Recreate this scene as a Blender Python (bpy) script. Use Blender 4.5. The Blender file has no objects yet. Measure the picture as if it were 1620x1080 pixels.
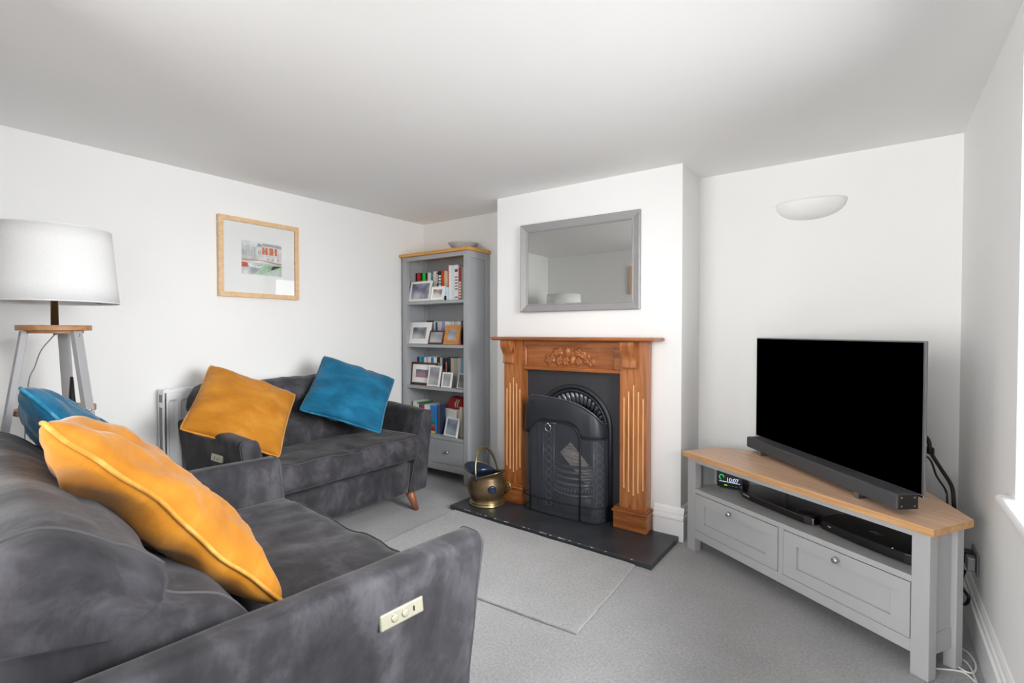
import bpy, bmesh, math, random
from mathutils import Vector, Matrix, noise as mnoise
R = math.radians
PI = math.pi
random.seed(7)
sc = bpy.context.scene
col = sc.collection

# ------------------------------------------------------------------ camera
cam_d = bpy.data.cameras.new('camera')
cam_d.sensor_width = 36.0
cam_d.lens = 796.1 / 1620.0 * 36.0
cam_d.clip_start = 0.02
cam = bpy.data.objects.new('camera', cam_d)
col.objects.link(cam)
YAW, PITCH = 0.6243, 0.0191
fwd = Vector((-math.sin(YAW) * math.cos(PITCH), math.cos(YAW) * math.cos(PITCH), -math.sin(PITCH)))
cam.location = (0, 0, 1.25)
cam.rotation_euler = fwd.to_track_quat('-Z', 'Y').to_euler()
sc.camera = cam

# ------------------------------------------------------------------ world, lights, exposure
w = bpy.data.worlds.new('sky')
sc.world = w
w.use_nodes = True
wb = w.node_tree.nodes['Background']
wb.inputs[0].default_value = (0.93, 0.96, 1.0, 1)
wb.inputs[1].default_value = 1.6

def area(name, loc, rot, sx, sy, power, colr=(1, 1, 1), spread=PI):
    d = bpy.data.lights.new(name, 'AREA')
    d.shape = 'RECTANGLE'
    d.size, d.size_y = sx, sy
    d.energy = power
    d.spread = spread
    d.color = colr
    o = bpy.data.objects.new(name, d)
    o.location = loc
    o.rotation_euler = rot
    col.objects.link(o)
    return o

# daylight through the side window; fill lights added behind unseen made-up rear windows
area('daylight_window', (0.353 + 0.62, 1.42, 1.60), (0, R(60), 0), 1.5, 1.5, 120, (0.98, 0.99, 1.0), R(130))
area('fill_rear', (-1.5, -3.0, 1.40), (R(92), 0, 0), 3.2, 1.9, 275, (1.0, 0.995, 0.985))
area('fill_rear_side', (0.353 + 0.62, -1.35, 1.5), (0, R(62), 0), 1.5, 1.5, 45, (0.99, 0.995, 1.0))
sc.view_settings.view_transform = 'Standard'
sc.view_settings.look = 'None'
sc.view_settings.exposure = -0.07
sc.view_settings.gamma = 1.0
sc.view_settings.use_curve_mapping = False
sc.cycles.use_denoising = True
sc.cycles.max_bounces = 12
sc.cycles.diffuse_bounces = 8
sc.cycles.glossy_bounces = 6
sc.cycles.transparent_max_bounces = 24
sc.cycles.caustics_reflective = False
sc.cycles.caustics_refractive = False
sc.cycles.sample_clamp_indirect = 6.0

# ------------------------------------------------------------------ materials
def lin(c):
    def f(v):
        v /= 255.0
        return v / 12.92 if v <= 0.04045 else ((v + 0.055) / 1.055) ** 2.4
    return (f(c[0]), f(c[1]), f(c[2]), 1)

def new_mat(name):
    m = bpy.data.materials.new(name)
    m.use_nodes = True
    nt = m.node_tree
    return m, nt, nt.nodes['Principled BSDF']

def coords(nt, scale=(1, 1, 1), kind='Object'):
    tc = nt.nodes.new('ShaderNodeTexCoord')
    mp = nt.nodes.new('ShaderNodeMapping')
    mp.inputs['Scale'].default_value = scale
    nt.links.new(tc.outputs[kind], mp.inputs['Vector'])
    return mp.outputs['Vector']

def noise(nt, vec, scale, detail=4, rough=0.55, dist=0.0):
    n = nt.nodes.new('ShaderNodeTexNoise')
    n.inputs['Scale'].default_value = scale
    n.inputs['Detail'].default_value = detail
    n.inputs['Roughness'].default_value = rough
    n.inputs['Distortion'].default_value = dist
    nt.links.new(vec, n.inputs['Vector'])
    return n.outputs['Fac']

def ramp(nt, fac, stops):
    r = nt.nodes.new('ShaderNodeValToRGB')
    el = r.color_ramp.elements
    while len(el) < len(stops):
        el.new(0.5)
    for e, (p, c) in zip(el, stops):
        e.position = p
        e.color = c
    nt.links.new(fac, r.inputs['Fac'])
    return r.outputs['Color']

def bump(nt, bsdf, fac, strength, dist=0.002):
    b = nt.nodes.new('ShaderNodeBump')
    b.inputs['Strength'].default_value = strength
    b.inputs['Distance'].default_value = dist
    nt.links.new(fac, b.inputs['Height'])
    nt.links.new(b.outputs['Normal'], bsdf.inputs['Normal'])

def plain(name, c, rough=0.5, metal=0.0, var=0.06, vscale=3.0, bscale=0, bstr=0.1, coat=0.0, spec=0.5, sheen=0.0):
    """colour with a slight procedural variation and optional fine relief"""
    m, nt, b = new_mat(name)
    a = lin(c)
    vec = coords(nt)
    f = noise(nt, vec, vscale, 3)
    d = tuple(max(0, v * (1 - var)) for v in a[:3]) + (1,)
    l = tuple(min(1, v * (1 + var)) for v in a[:3]) + (1,)
    nt.links.new(ramp(nt, f, [(0.3, d), (0.7, l)]), b.inputs['Base Color'])
    b.inputs['Roughness'].default_value = rough
    b.inputs['Metallic'].default_value = metal
    b.inputs['Coat Weight'].default_value = coat
    b.inputs['Specular IOR Level'].default_value = spec
    b.inputs['Sheen Weight'].default_value = sheen
    if bscale:
        bump(nt, b, noise(nt, vec, bscale, 4), bstr)
    return m

def wood(name, dark, mid, light, axis='x', rough=0.4, scale=1.0, coat=0.15, knots=False):
    m, nt, b = new_mat(name)
    s = {'x': (1.2, 14, 14), 'y': (14, 1.2, 14), 'z': (14, 14, 1.2)}[axis]
    vec = coords(nt, tuple(v * scale for v in s))
    f = noise(nt, vec, 3.0, 6, 0.6, 0.6)
    c = ramp(nt, f, [(0.25, lin(dark)), (0.5, lin(mid)), (0.75, lin(light))])
    if knots:
        v2 = coords(nt, (9, 9, 5))
        vo = nt.nodes.new('ShaderNodeTexVoronoi')
        vo.inputs['Scale'].default_value = 1.0
        nt.links.new(v2, vo.inputs['Vector'])
        k = ramp(nt, vo.outputs['Distance'], [(0.06, (1, 1, 1, 1)), (0.16, (0, 0, 0, 1))])
        mx = nt.nodes.new('ShaderNodeMix')
        mx.data_type = 'RGBA'
        nt.links.new(k, mx.inputs['Factor'])
        nt.links.new(c, mx.inputs[6])
        mx.inputs[7].default_value = lin((78, 36, 20))
        c = mx.outputs[2]
    nt.links.new(c, b.inputs['Base Color'])
    b.inputs['Roughness'].default_value = rough
    b.inputs['Coat Weight'].default_value = coat
    b.inputs['Coat Roughness'].default_value = 0.25
    bump(nt, b, f, 0.08, 0.001)
    return m

def velvet(name, dark, mid, light, scale=6.0, stretch=(1, 1, 1), rough=0.75, sheen=0.35, lo=0.32, hi=0.68, spec=0.2, dist=1.2, bs=0.22):
    m, nt, b = new_mat(name)
    vec = coords(nt, stretch)
    f = noise(nt, vec, scale, 7, 0.62, dist)
    nt.links.new(ramp(nt, f, [(lo, lin(dark)), (0.5, lin(mid)), (hi, lin(light))]), b.inputs['Base Color'])
    b.inputs['Roughness'].default_value = rough
    b.inputs['Specular IOR Level'].default_value = spec
    b.inputs['Sheen Weight'].default_value = sheen
    b.inputs['Sheen Roughness'].default_value = 0.4
    bump(nt, b, noise(nt, vec, scale * 3.2, 5, 0.6, 0.8), bs, 0.006)
    return m

def glass_pane(name, gloss=0.12, tint=(1, 1, 1, 1)):
    m = bpy.data.materials.new(name)
    m.use_nodes = True
    nt = m.node_tree
    nt.nodes.clear()
    out = nt.nodes.new('ShaderNodeOutputMaterial')
    tr = nt.nodes.new('ShaderNodeBsdfTransparent')
    tr.inputs[0].default_value = tint
    gl = nt.nodes.new('ShaderNodeBsdfGlossy')
    gl.inputs['Roughness'].default_value = 0.0
    fr = nt.nodes.new('ShaderNodeFresnel')
    fr.inputs['IOR'].default_value = 1.42
    ad = nt.nodes.new('ShaderNodeMath')
    ad.operation = 'ADD'
    ad.use_clamp = True
    ad.inputs[1].default_value = gloss
    mx = nt.nodes.new('ShaderNodeMixShader')
    nt.links.new(fr.outputs[0], ad.inputs[0])
    nt.links.new(ad.outputs[0], mx.inputs[0])
    nt.links.new(tr.outputs[0], mx.inputs[1])
    nt.links.new(gl.outputs[0], mx.inputs[2])
    nt.links.new(mx.outputs[0], out.inputs[0])
    return m

def emit(name, c, s):
    m, nt, b = new_mat(name)
    b.inputs['Base Color'].default_value = lin(c)
    b.inputs['Emission Color'].default_value = lin(c)
    b.inputs['Emission Strength'].default_value = s
    return m

def photo(name, c1, c2, c3):
    m, nt, b = new_mat(name)
    vec = coords(nt, (9, 9, 9))
    f = noise(nt, vec, 1.0, 1)
    nt.links.new(ramp(nt, f, [(0.35, lin(c1)), (0.5, lin(c2)), (0.65, lin(c3))]), b.inputs['Base Color'])
    b.inputs['Roughness'].default_value = 0.3
    return m

def carpet_mat(name, tone):
    m, nt, b = new_mat(name)
    vec = coords(nt)
    big = noise(nt, vec, 2.2, 4, 0.6)
    fine = noise(nt, vec, 230, 3, 0.8)
    mid = noise(nt, vec, 85, 3, 0.8)
    def t(k):
        a = lin(tone)
        return tuple(v * k for v in a[:3]) + (1,)
    ca = ramp(nt, fine, [(0.30, t(0.62)), (0.52, t(1.0)), (0.75, t(1.38))])
    cb = ramp(nt, mid, [(0.32, t(0.62)), (0.68, t(1.3))])
    cc = ramp(nt, big, [(0.3, (0.90, 0.90, 0.90, 1)), (0.7, (1.08, 1.08, 1.08, 1))])
    mx = nt.nodes.new('ShaderNodeMix'); mx.data_type = 'RGBA'; mx.inputs['Factor'].default_value = 0.55
    nt.links.new(ca, mx.inputs[6]); nt.links.new(cb, mx.inputs[7])
    ml = nt.nodes.new('ShaderNodeMix'); ml.data_type = 'RGBA'; ml.blend_type = 'MULTIPLY'; ml.inputs['Factor'].default_value = 1.0
    nt.links.new(mx.outputs[2], ml.inputs[6]); nt.links.new(cc, ml.inputs[7])
    nt.links.new(ml.outputs[2], b.inputs['Base Color'])
    b.inputs['Roughness'].default_value = 0.95
    b.inputs['Specular IOR Level'].default_value = 0.1
    b.inputs['Sheen Weight'].default_value = 0.1
    bump(nt, b, fine, 0.9, 0.006)
    return m

M = {}
M['wall'] = plain('wall_paint', (236, 236, 235), 0.7, var=0.012, vscale=1.5, bscale=60, bstr=0.03, spec=0.2)
M['ceiling'] = plain('ceiling_paint', (241, 241, 240), 0.8, var=0.012, vscale=1.0, bscale=50, bstr=0.03, spec=0.15)
M['trim'] = plain('white_gloss', (240, 240, 240), 0.35, var=0.01)
M['carpet'] = carpet_mat('grey_carpet', (183, 183, 184))
M['rug'] = carpet_mat('grey_carpet_offcut', (186, 186, 186))
M['suede'] = velvet('charcoal_suede', (35, 34, 38), (57, 56, 60), (90, 88, 94), 8.0, (1, 1, 0.7), sheen=0.12, dist=0.35, lo=0.28, hi=0.74)
M['suede_seam'] = plain('charcoal_seam', (76, 75, 79), 0.8)
M['mustard'] = velvet('mustard_velvet', (170, 106, 20), (187, 122, 34), (203, 142, 54), 4.0, (1.0, 2.2, 1), sheen=0.3, bs=0.4, dist=0.5, lo=0.3, hi=0.72)
M['mustard_pipe'] = velvet('mustard_piping', (186, 124, 34), (204, 142, 54), (222, 168, 86), 8, sheen=0.3)
M['teal'] = velvet('teal_velvet', (6, 76, 106), (16, 97, 132), (34, 119, 156), 4.0, (1.0, 2.2, 1), sheen=0.25, bs=0.4, dist=0.5, lo=0.3, hi=0.72)
M['teal_pipe'] = velvet('teal_piping', (14, 84, 112), (36, 118, 150), (80, 156, 182), 8, sheen=0.25)
M['walnut_leg'] = wood('brown_leg_wood', (106, 60, 38), (140, 86, 58), (166, 108, 78), 'z', 0.4)
M['champagne'] = plain('champagne_metal', (186, 184, 164), 0.35, 0.6)
M['black'] = plain('black_plastic', (16, 16, 17), 0.35)
M['black_gloss'] = plain('black_gloss', (11, 11, 12), 0.12, coat=0.5)
M['black_matt'] = plain('black_matt', (24, 24, 25), 0.65)
M['screen'] = plain('black_screen', (0, 0, 0), 0.6, var=0, spec=0.0)
M['bar'] = plain('soundbar_grey', (66, 67, 71), 0.6, bscale=400, bstr=0.2)
M['chrome'] = plain('chrome', (205, 205, 206), 0.18, 1.0)
M['steel'] = plain('grey_metal', (140, 142, 146), 0.35, 0.8)
M['grey_paint'] = plain('grey_paint', (164, 166, 169), 0.45, var=0.03)
M['stand_paint'] = plain('stand_grey_paint', (172, 173, 174), 0.42, var=0.03)
M['oak_x'] = wood('oak_top', (206, 162, 126), (222, 182, 150), (233, 199, 172), 'x', 0.42, 0.9, 0.1)
M['oak_edge'] = wood('oak_edge', (182, 130, 82), (202, 154, 104), (216, 172, 124), 'x', 0.45, 1.0, 0.1)
M['oak_honey'] = wood('honey_oak', (184, 128, 52), (206, 150, 72), (220, 168, 92), 'x', 0.45, 1.0, 0.1)
M['lamp_wood'] = wood('lamp_wood', (140, 98, 62), (174, 126, 82), (196, 150, 104), 'y', 0.5, 1.0, 0.0)
M['pale_oak'] = wood('pale_oak', (206, 168, 122), (222, 186, 142), (233, 200, 160), 'y', 0.5)
M['pine_z'] = wood('pine_upright', (116, 62, 28), (160, 96, 48), (188, 122, 70), 'z', 0.35, 0.8, 0.25, True)
M['pine_x'] = wood('pine_board', (112, 58, 26), (154, 90, 44), (184, 116, 64), 'x', 0.35, 0.8, 0.25, False)
M['pine_pale'] = plain('pale_pine', (222, 176, 126), 0.6)  # paler pine tone for the groove faces of the uprights
M['slate'] = plain('slate', (54, 56, 60), 0.38, var=0.3, vscale=7, bscale=18, bstr=0.25)
M['slate_edge'] = plain('slate_edge', (38, 39, 42), 0.6, var=0.3, vscale=20, bscale=50, bstr=0.5)
M['chip'] = plain('slate_chip', (196, 196, 196), 0.8)
M['iron'] = plain('black_iron', (48, 50, 57), 0.42, 0.3, var=0.15, vscale=12, bscale=120, bstr=0.12)
M['iron_dark'] = plain('black_panel', (50, 51, 55), 0.6, var=0.05)
M['iron_hot'] = plain('polished_iron', (112, 114, 122), 0.3, 0.6, var=0.2, vscale=20)
M['soot'] = plain('soot', (26, 26, 28), 0.9)
M['mesh'] = plain('mesh_wire', (98, 102, 112), 0.4, 0.4)
M['log'] = wood('split_log', (70, 60, 52), (158, 146, 134), (222, 214, 204), 'x', 0.85, 2.6, 0.0)
M['bark'] = plain('bark', (62, 54, 50), 0.95, var=0.3, vscale=20, bscale=30, bstr=0.8)
M['brass_old'] = plain('old_brass', (108, 90, 66), 0.4, 0.7, var=0.4, vscale=9)
M['brass_rim'] = plain('brass', (160, 146, 102), 0.28, 0.9, var=0.2)
M['antique_brass'] = plain('antique_brass', (124, 106, 78), 0.3, 0.9)
M['blue_enamel'] = plain('blue_black_lining', (38, 50, 74), 0.25, 0.3, var=0.2)
M['mirror'] = plain('mirror_glass', (205, 206, 204), 0.0, 1.0, var=0)
M['mirror_frame'] = plain('grey_frame', (152, 150, 151), 0.38, 0.15, var=0.05, vscale=8)
M['glass'] = glass_pane('picture_glass', 0.0)
M['win_glass'] = glass_pane('window_glass', 0.0)
M['paper'] = plain('mount_board', (252, 252, 250), 0.8, var=0.01)
M['plaster'] = plain('white_plaster', (236, 236, 234), 0.6, var=0.01)
M['radiator'] = plain('radiator_white', (232, 233, 234), 0.35, var=0.01)
M['radiator_dark'] = plain('radiator_gap', (120, 122, 126), 0.6)
M['lamp_leg'] = plain('lamp_leg_grey', (166, 166, 168), 0.5, var=0.03)
M['cable_grey'] = plain('grey_cable', (120, 120, 122), 0.5)
M['cable_white'] = plain('white_cable', (228, 228, 226), 0.45)
M['white_frame'] = plain('white_frame', (232, 231, 228), 0.4, var=0.02)
M['brown_frame'] = wood('brown_frame', (62, 30, 22), (82, 42, 32), (102, 58, 44), 'x', 0.4)
M['oak_frame'] = wood('oak_frame', (176, 112, 44), (196, 132, 58), (212, 152, 78), 'x', 0.45)
M['dark_frame'] = plain('dark_frame', (52, 50, 48), 0.4)
M['silver'] = plain('silver_frame', (200, 200, 200), 0.3, 0.6)
M['bowl'] = plain('grey_bowl', (176, 178, 180), 0.4, var=0.05)
M['pages'] = plain('paper_pages', (226, 220, 206), 0.85)

def shade_material():
    m, nt, b = new_mat('lamp_shade_fabric')
    vec = coords(nt, (1, 1, 1))
    f = noise(nt, vec, 260, 2)
    nt.links.new(ramp(nt, f, [(0.3, lin((224, 224, 224))), (0.7, lin((232, 232, 232)))]), b.inputs['Base Color'])
    b.inputs['Roughness'].default_value = 0.9
    b.inputs['Specular IOR Level'].default_value = 0.1
    bump(nt, b, f, 0.1, 0.001)
    return m
M['shade'] = shade_material()

# ------------------------------------------------------------------ mesh helpers
class MB:
    def __init__(self):
        self.v, self.f, self.m, self.s = [], [], [], []
    def face(self, idx, mi=0, smooth=False):
        self.f.append(tuple(idx)); self.m.append(mi); self.s.append(smooth)
    def add(self, verts, faces, mi=0, smooth=False):
        o = len(self.v)
        self.v += [tuple(p) for p in verts]
        for f in faces:
            self.face([i + o for i in f], mi, smooth)
    def box(self, x0, x1, y0, y1, z0, z1, mi=0):
        self.add([(x0, y0, z0), (x1, y0, z0), (x1, y1, z0), (x0, y1, z0), (x0, y0, z1), (x1, y0, z1), (x1, y1, z1), (x0, y1, z1)],
                 [(3, 2, 1, 0), (4, 5, 6, 7), (0, 1, 5, 4), (1, 2, 6, 5), (2, 3, 7, 6), (3, 0, 4, 7)], mi)
        return self
    def prism(self, pts, z0, z1, mi=0):           # polygon in xy extruded in z
        n = len(pts)
        a = [(p[0], p[1], z0) for p in pts] + [(p[0], p[1], z1) for p in pts]
        fs = [tuple(range(n - 1, -1, -1)), tuple(range(n, 2 * n))] + [(i, (i + 1) % n, n + (i + 1) % n, n + i) for i in range(n)]
        self.add(a, fs, mi)
        return self
    def prism_dir(self, pts3, vec, mi=0):         # planar 3d polygon extruded along vec
        n = len(pts3)
        v = Vector(vec)
        a = [tuple(p) for p in pts3] + [tuple(Vector(p) + v) for p in pts3]
        self.add(a, [tuple(range(n - 1, -1, -1)), tuple(range(n, 2 * n))] + [(i, (i + 1) % n, n + (i + 1) % n, n + i) for i in range(n)], mi)
        return self
    def lathe(self, prof, n=32, c=(0, 0, 0), mi=0, cap=True, smooth=True):
        o = len(self.v)
        for r, z in prof:
            for k in range(n):
                a = 2 * PI * k / n
                self.v.append((c[0] + r * math.cos(a), c[1] + r * math.sin(a), c[2] + z))
        for j in range(len(prof) - 1):
            for k in range(n):
                k2 = (k + 1) % n
                self.face((o + j * n + k, o + j * n + k2, o + (j + 1) * n + k2, o + (j + 1) * n + k), mi, smooth)
        if cap:
            self.face([o + k for k in range(n)][::-1], mi)
            self.face([o + (len(prof) - 1) * n + k for k in range(n)], mi)
        return self
    def tube(self, pts, r, n=8, mi=0, closed=False, cap=True, rads=None):
        pts = [Vector(p) for p in pts]
        o = len(self.v)
        N = len(pts)
        up = None
        for i, p in enumerate(pts):
            if closed:
                t = (pts[(i + 1) % N] - pts[i - 1])
            else:
                t = pts[min(i + 1, N - 1)] - pts[max(i - 1, 0)]
            t.normalize()
            if up is None:
                up = Vector((0, 0, 1)) if abs(t.z) < 0.9 else Vector((1, 0, 0))
            a = t.cross(up)
            if a.length < 1e-5:
                a = t.orthogonal()
            a.normalize()
            b = a.cross(t)
            up = b
            rr = rads[i] if rads else r
            for k in range(n):
                an = 2 * PI * k / n
                q = p + a * (math.cos(an) * rr) + b * (math.sin(an) * rr)
                self.v.append(tuple(q))
        rng = N if closed else N - 1
        for i in range(rng):
            j = (i + 1) % N
            for k in range(n):
                k2 = (k + 1) % n
                self.face((o + i * n + k, o + i * n + k2, o + j * n + k2, o + j * n + k), mi, True)
        if cap and not closed:
            self.face([o + k for k in range(n)][::-1], mi)
            self.face([o + (N - 1) * n + k for k in range(n)], mi)
        return self
    def grid(self, fn, nu, nv, mi=0, smooth=True, closeu=False):
        o = len(self.v)
        for j in range(nv + 1):
            for i in range(nu + (0 if closeu else 1)):
                self.v.append(tuple(fn(i / nu, j / nv)))
        wd = nu if closeu else nu + 1
        for j in range(nv):
            for i in range(nu):
                i2 = (i + 1) % wd
                self.face((o + j * wd + i, o + j * wd + i2, o + (j + 1) * wd + i2, o + (j + 1) * wd + i), mi, smooth)
        return self
    def sphere(self, c, rx, ry, rz, nu=16, nv=10, mi=0):
        return self.grid(lambda u, v: (c[0] + rx * math.cos(2 * PI * u) * math.sin(PI * v), c[1] + ry * math.sin(2 * PI * u) * math.sin(PI * v), c[2] - rz * math.cos(PI * v)), nu, nv, mi, True, True)
    def xf(self, mat):
        self.v = [tuple(mat @ Vector(p)) for p in self.v]
        return self
    def build(self, name, mats, parent=None, bevel=0, seg=2, fix=True, solid=0, sub=0, loc=None):
        me = bpy.data.meshes.new(name)
        me.from_pydata(self.v, [], self.f)
        if not isinstance(mats, (list, tuple)):
            mats = [mats]
        for m in mats:
            me.materials.append(M[m] if isinstance(m, str) else m)
        me.polygons.foreach_set('material_index', self.m)
        me.polygons.foreach_set('use_smooth', self.s)
        me.update()
        if fix:
            bm = bmesh.new(); bm.from_mesh(me)
            bmesh.ops.remove_doubles(bm, verts=bm.verts, dist=1e-6)
            bmesh.ops.recalc_face_normals(bm, faces=bm.faces)
            bm.to_mesh(me); bm.free()
        o = bpy.data.objects.new(name, me)
        col.objects.link(o)
        if parent:
            o.parent = parent
        if loc:
            o.location = loc
        if solid:
            md = o.modifiers.new('solid', 'SOLIDIFY'); md.thickness = solid; md.offset = 0
        if bevel:
            md = o.modifiers.new('bevel', 'BEVEL'); md.width = bevel; md.segments = seg
            md.limit_method = 'ANGLE'; md.angle_limit = R(40); md.harden_normals = False
        if sub:
            md = o.modifiers.new('sub', 'SUBSURF'); md.levels = sub; md.render_levels = sub
        return o

def spline(pts, n=8, closed=False):
    pts = [Vector(p) for p in pts]
    out = []
    N = len(pts)
    rng = N if closed else N - 1
    for i in range(rng):
        if closed:
            p0, p1, p2, p3 = pts[i - 1], pts[i], pts[(i + 1) % N], pts[(i + 2) % N]
        else:
            p0, p1, p2, p3 = pts[max(i - 1, 0)], pts[i], pts[i + 1], pts[min(i + 2, N - 1)]
        for k in range(n):
            t = k / n
            out.append(0.5 * ((2 * p1) + (-p0 + p2) * t + (2 * p0 - 5 * p1 + 4 * p2 - p3) * t * t + (-p0 + 3 * p1 - 3 * p2 + p3) * t ** 3))
    if not closed:
        out.append(pts[-1])
    return out

def nz(p, s, seed=0.0):
    return mnoise.noise(Vector((p[0] * s + seed, p[1] * s - seed * 0.7, p[2] * s + seed * 1.3)))

def tag(o, label=None, cat=None, group=None, kind=None):
    if label: o['label'] = label
    if cat: o['category'] = cat
    if group: o['group'] = group
    if kind: o['kind'] = kind
    return o

def thing(name, loc, rz, label, cat, group=None):
    o = bpy.data.objects.new(name, None)
    o.empty_display_size = 0.1
    o.location = loc
    o.rotation_euler = (0, 0, rz)
    col.objects.link(o)
    return tag(o, label, cat, group)

def text_mesh(name, body, size, mat, parent, matrix, extrude=0.0004):
    cu = bpy.data.curves.new(name, 'FONT')
    cu.body = body; cu.size = size; cu.extrude = extrude; cu.resolution_u = 3
    cu.align_x = 'CENTER'; cu.align_y = 'CENTER'
    t = bpy.data.objects.new(name + '_curve', cu)
    me = bpy.data.meshes.new_from_object(t)
    bpy.data.objects.remove(t)
    me.name = name
    me.materials.clear(); me.materials.append(M[mat] if isinstance(mat, str) else mat)
    o = bpy.data.objects.new(name, me)
    col.objects.link(o)
    o.parent = parent
    o.matrix_local = matrix
    return o

def soft_box(lo, hi, r, cuts, fn=None):
    """box with soft rounded edges as a smooth grid; fn moves the points"""
    lo, hi = Vector(lo), Vector(hi)
    bm = bmesh.new()
    vs = {}
    def V(i, j, k):
        key = (i, j, k)
        if key not in vs:
            p = Vector((lo.x + (hi.x - lo.x) * i / cuts[0], lo.y + (hi.y - lo.y) * j / cuts[1], lo.z + (hi.z - lo.z) * k / cuts[2]))
            q = Vector([min(max(p[a], lo[a] + r), hi[a] - r) for a in range(3)])
            d = p - q
            if d.length > 1e-9:
                p = q + d.normalized() * min(r, d.length) if d.length < r else q + d.normalized() * r
            vs[key] = len(mb.v)
            mb.v.append(tuple(fn(p) if fn else p))
        return vs[key]
    mb = MB()
    a, b, c = cuts
    for i in range(a):
        for j in range(b):
            for k in (0, c):
                mb.face((V(i, j, k), V(i + 1, j, k), V(i + 1, j + 1, k), V(i, j + 1, k)), 0, True)
    for i in range(a):
        for k in range(c):
            for j in (0, b):
                mb.face((V(i, j, k), V(i + 1, j, k), V(i + 1, j, k + 1), V(i, j, k + 1)), 0, True)
    for j in range(b):
        for k in range(c):
            for i in (0, a):
                mb.face((V(i, j, k), V(i, j + 1, k), V(i, j + 1, k + 1), V(i, j, k + 1)), 0, True)
    bm.free()
    return mb

# ------------------------------------------------------------------ room shell
XL, XR, YA, YB, H = -3.43, 0.353, 3.384, 3.345, 2.2464
CL, CR, CY = -2.309, -0.93, 3.017
YF = 0.10                                        # face of the wall behind the near sofa
REAR = -2.55
WY0, WY1, WZ0, WZ1 = 0.72, 2.13, 0.735, 2.09     # side window opening

tag(MB().box(XL - 0.2, XR + 0.35, REAR - 0.2, YA + 0.2, -0.12, 0).build('floor', 'carpet'), kind='structure')
tag(MB().box(XL - 0.2, XR + 0.35, REAR - 0.2, YA + 0.2, H, H + 0.12).build('ceiling', 'ceiling'), kind='structure')
tag(MB().box(XL - 0.2, XL, YF - 0.12, YB + 0.2, 0, H).build('wall_left', 'wall'), kind='structure')
mb = MB()
mb.box(XL, CL, YB, YB + 0.2, 0, H)
mb.box(CR, XR + 0.35, YA, YA + 0.2, 0, H)
tag(mb.build('wall_back', 'wall'), kind='structure')
# chimney breast with the fire opening
FX0, FX1, FZ = -1.93, -1.36, 0.88
mb = MB()
mb.box(CL, FX0, CY, YB + 0.05, 0, H)
mb.box(FX1, CR, CY, YA + 0.05, 0, H)
mb.box(FX0, FX1, CY, YB + 0.05, FZ, H)
tag(mb.build('wall_chimney', 'wall'), kind='structure')
# wall with side window and an added rear side window for fill light
mb = MB()
W2a, W2b = -2.1, -0.6
mb.box(XR, XR + 0.28, WY1, YA, 0, H)
mb.box(XR, XR + 0.28, W2b, WY0, 0, H)
mb.box(XR, XR + 0.28, REAR, W2a, 0, H)
for a, b in ((WY0, WY1), (W2a, W2b)):
    mb.box(XR, XR + 0.28, a, b, 0, WZ0 - 0.03)
    mb.box(XR, XR + 0.28, a, b, WZ1, H)
tag(mb.build('wall_right', 'wall'), kind='structure')
tag(MB().box(XL, -1.85, YF - 0.12, YF, 0, H).build('wall_front', 'wall', bevel=0.004), kind='structure')
tag(MB().box(XL - 0.2, XL, REAR - 0.2, YF - 0.12, 0, H).build('wall_hall', 'wall'), kind='structure')
mb = MB()
mb.box(XL, -3.0, REAR - 0.2, REAR, 0, H)
mb.box(0.0, XR + 0.28, REAR - 0.2, REAR, 0, H)
mb.box(-3.0, 0.0, REAR - 0.2, REAR, 0, 0.42)
mb.box(-3.0, 0.0, REAR - 0.2, REAR, 2.15, H)
tag(mb.build('wall_rear', 'wall'), kind='structure')

def window(name, axis, c, a0, a1, z0, z1, label):
    """frame, mullions and panes; axis 'x' = window in a wall of constant x"""
    mb = MB()
    t = 0.05
    def bx(u0, u1, w0, w1, d=0.03):
        if axis == 'x': mb.box(c - d, c + d, u0, u1, w0, w1)
        else: mb.box(u0, u1, c - d, c + d, w0, w1)
    bx(a0, a0 + t, z0, z1); bx(a1 - t, a1, z0, z1)
    bx(a0 + t, a1 - t, z0, z0 + t); bx(a0 + t, a1 - t, z1 - t, z1)
    zm = (z0 + z1) / 2
    bx(a0 + t, a1 - t, zm - 0.02, zm + 0.02, 0.026)
    am = (a0 + a1) / 2
    bx(am - 0.012, am + 0.012, z0 + t, zm - 0.02, 0.018); bx(am - 0.012, am + 0.012, zm + 0.02, z1 - t, 0.018)
    o = tag(mb.build(name, 'trim', bevel=0.003), label, None, None, 'structure')
    for u0, u1 in ((a0 + t, am - 0.012), (am + 0.012, a1 - t)):
        for w0, w1 in ((z0 + t, zm - 0.02), (zm + 0.02, z1 - t)):
            p = MB()
            if axis == 'x': p.box(c - 0.002, c + 0.002, u0, u1, w0, w1)
            else: p.box(u0, u1, c - 0.002, c + 0.002, w0, w1)
            p.build('pane', 'win_glass', o)
    return o
window('window_1', 'x', XR + 0.20, WY0, WY1, WZ0, WZ1, 'white sash window in the right wall beside the television')
window('fill_window_rear', 'y', REAR - 0.1, -3.0, 0.0, 0.42, 2.15, 'added unseen window behind the camera that lets in fill light')  # window added out of view so the rear fill light can enter
window('fill_window_side', 'x', XR + 0.20, W2a, W2b, WZ0 - 0.03, WZ1, 'added unseen side window of the room behind for fill light')  # invented side opening for the second rear fill light

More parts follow.
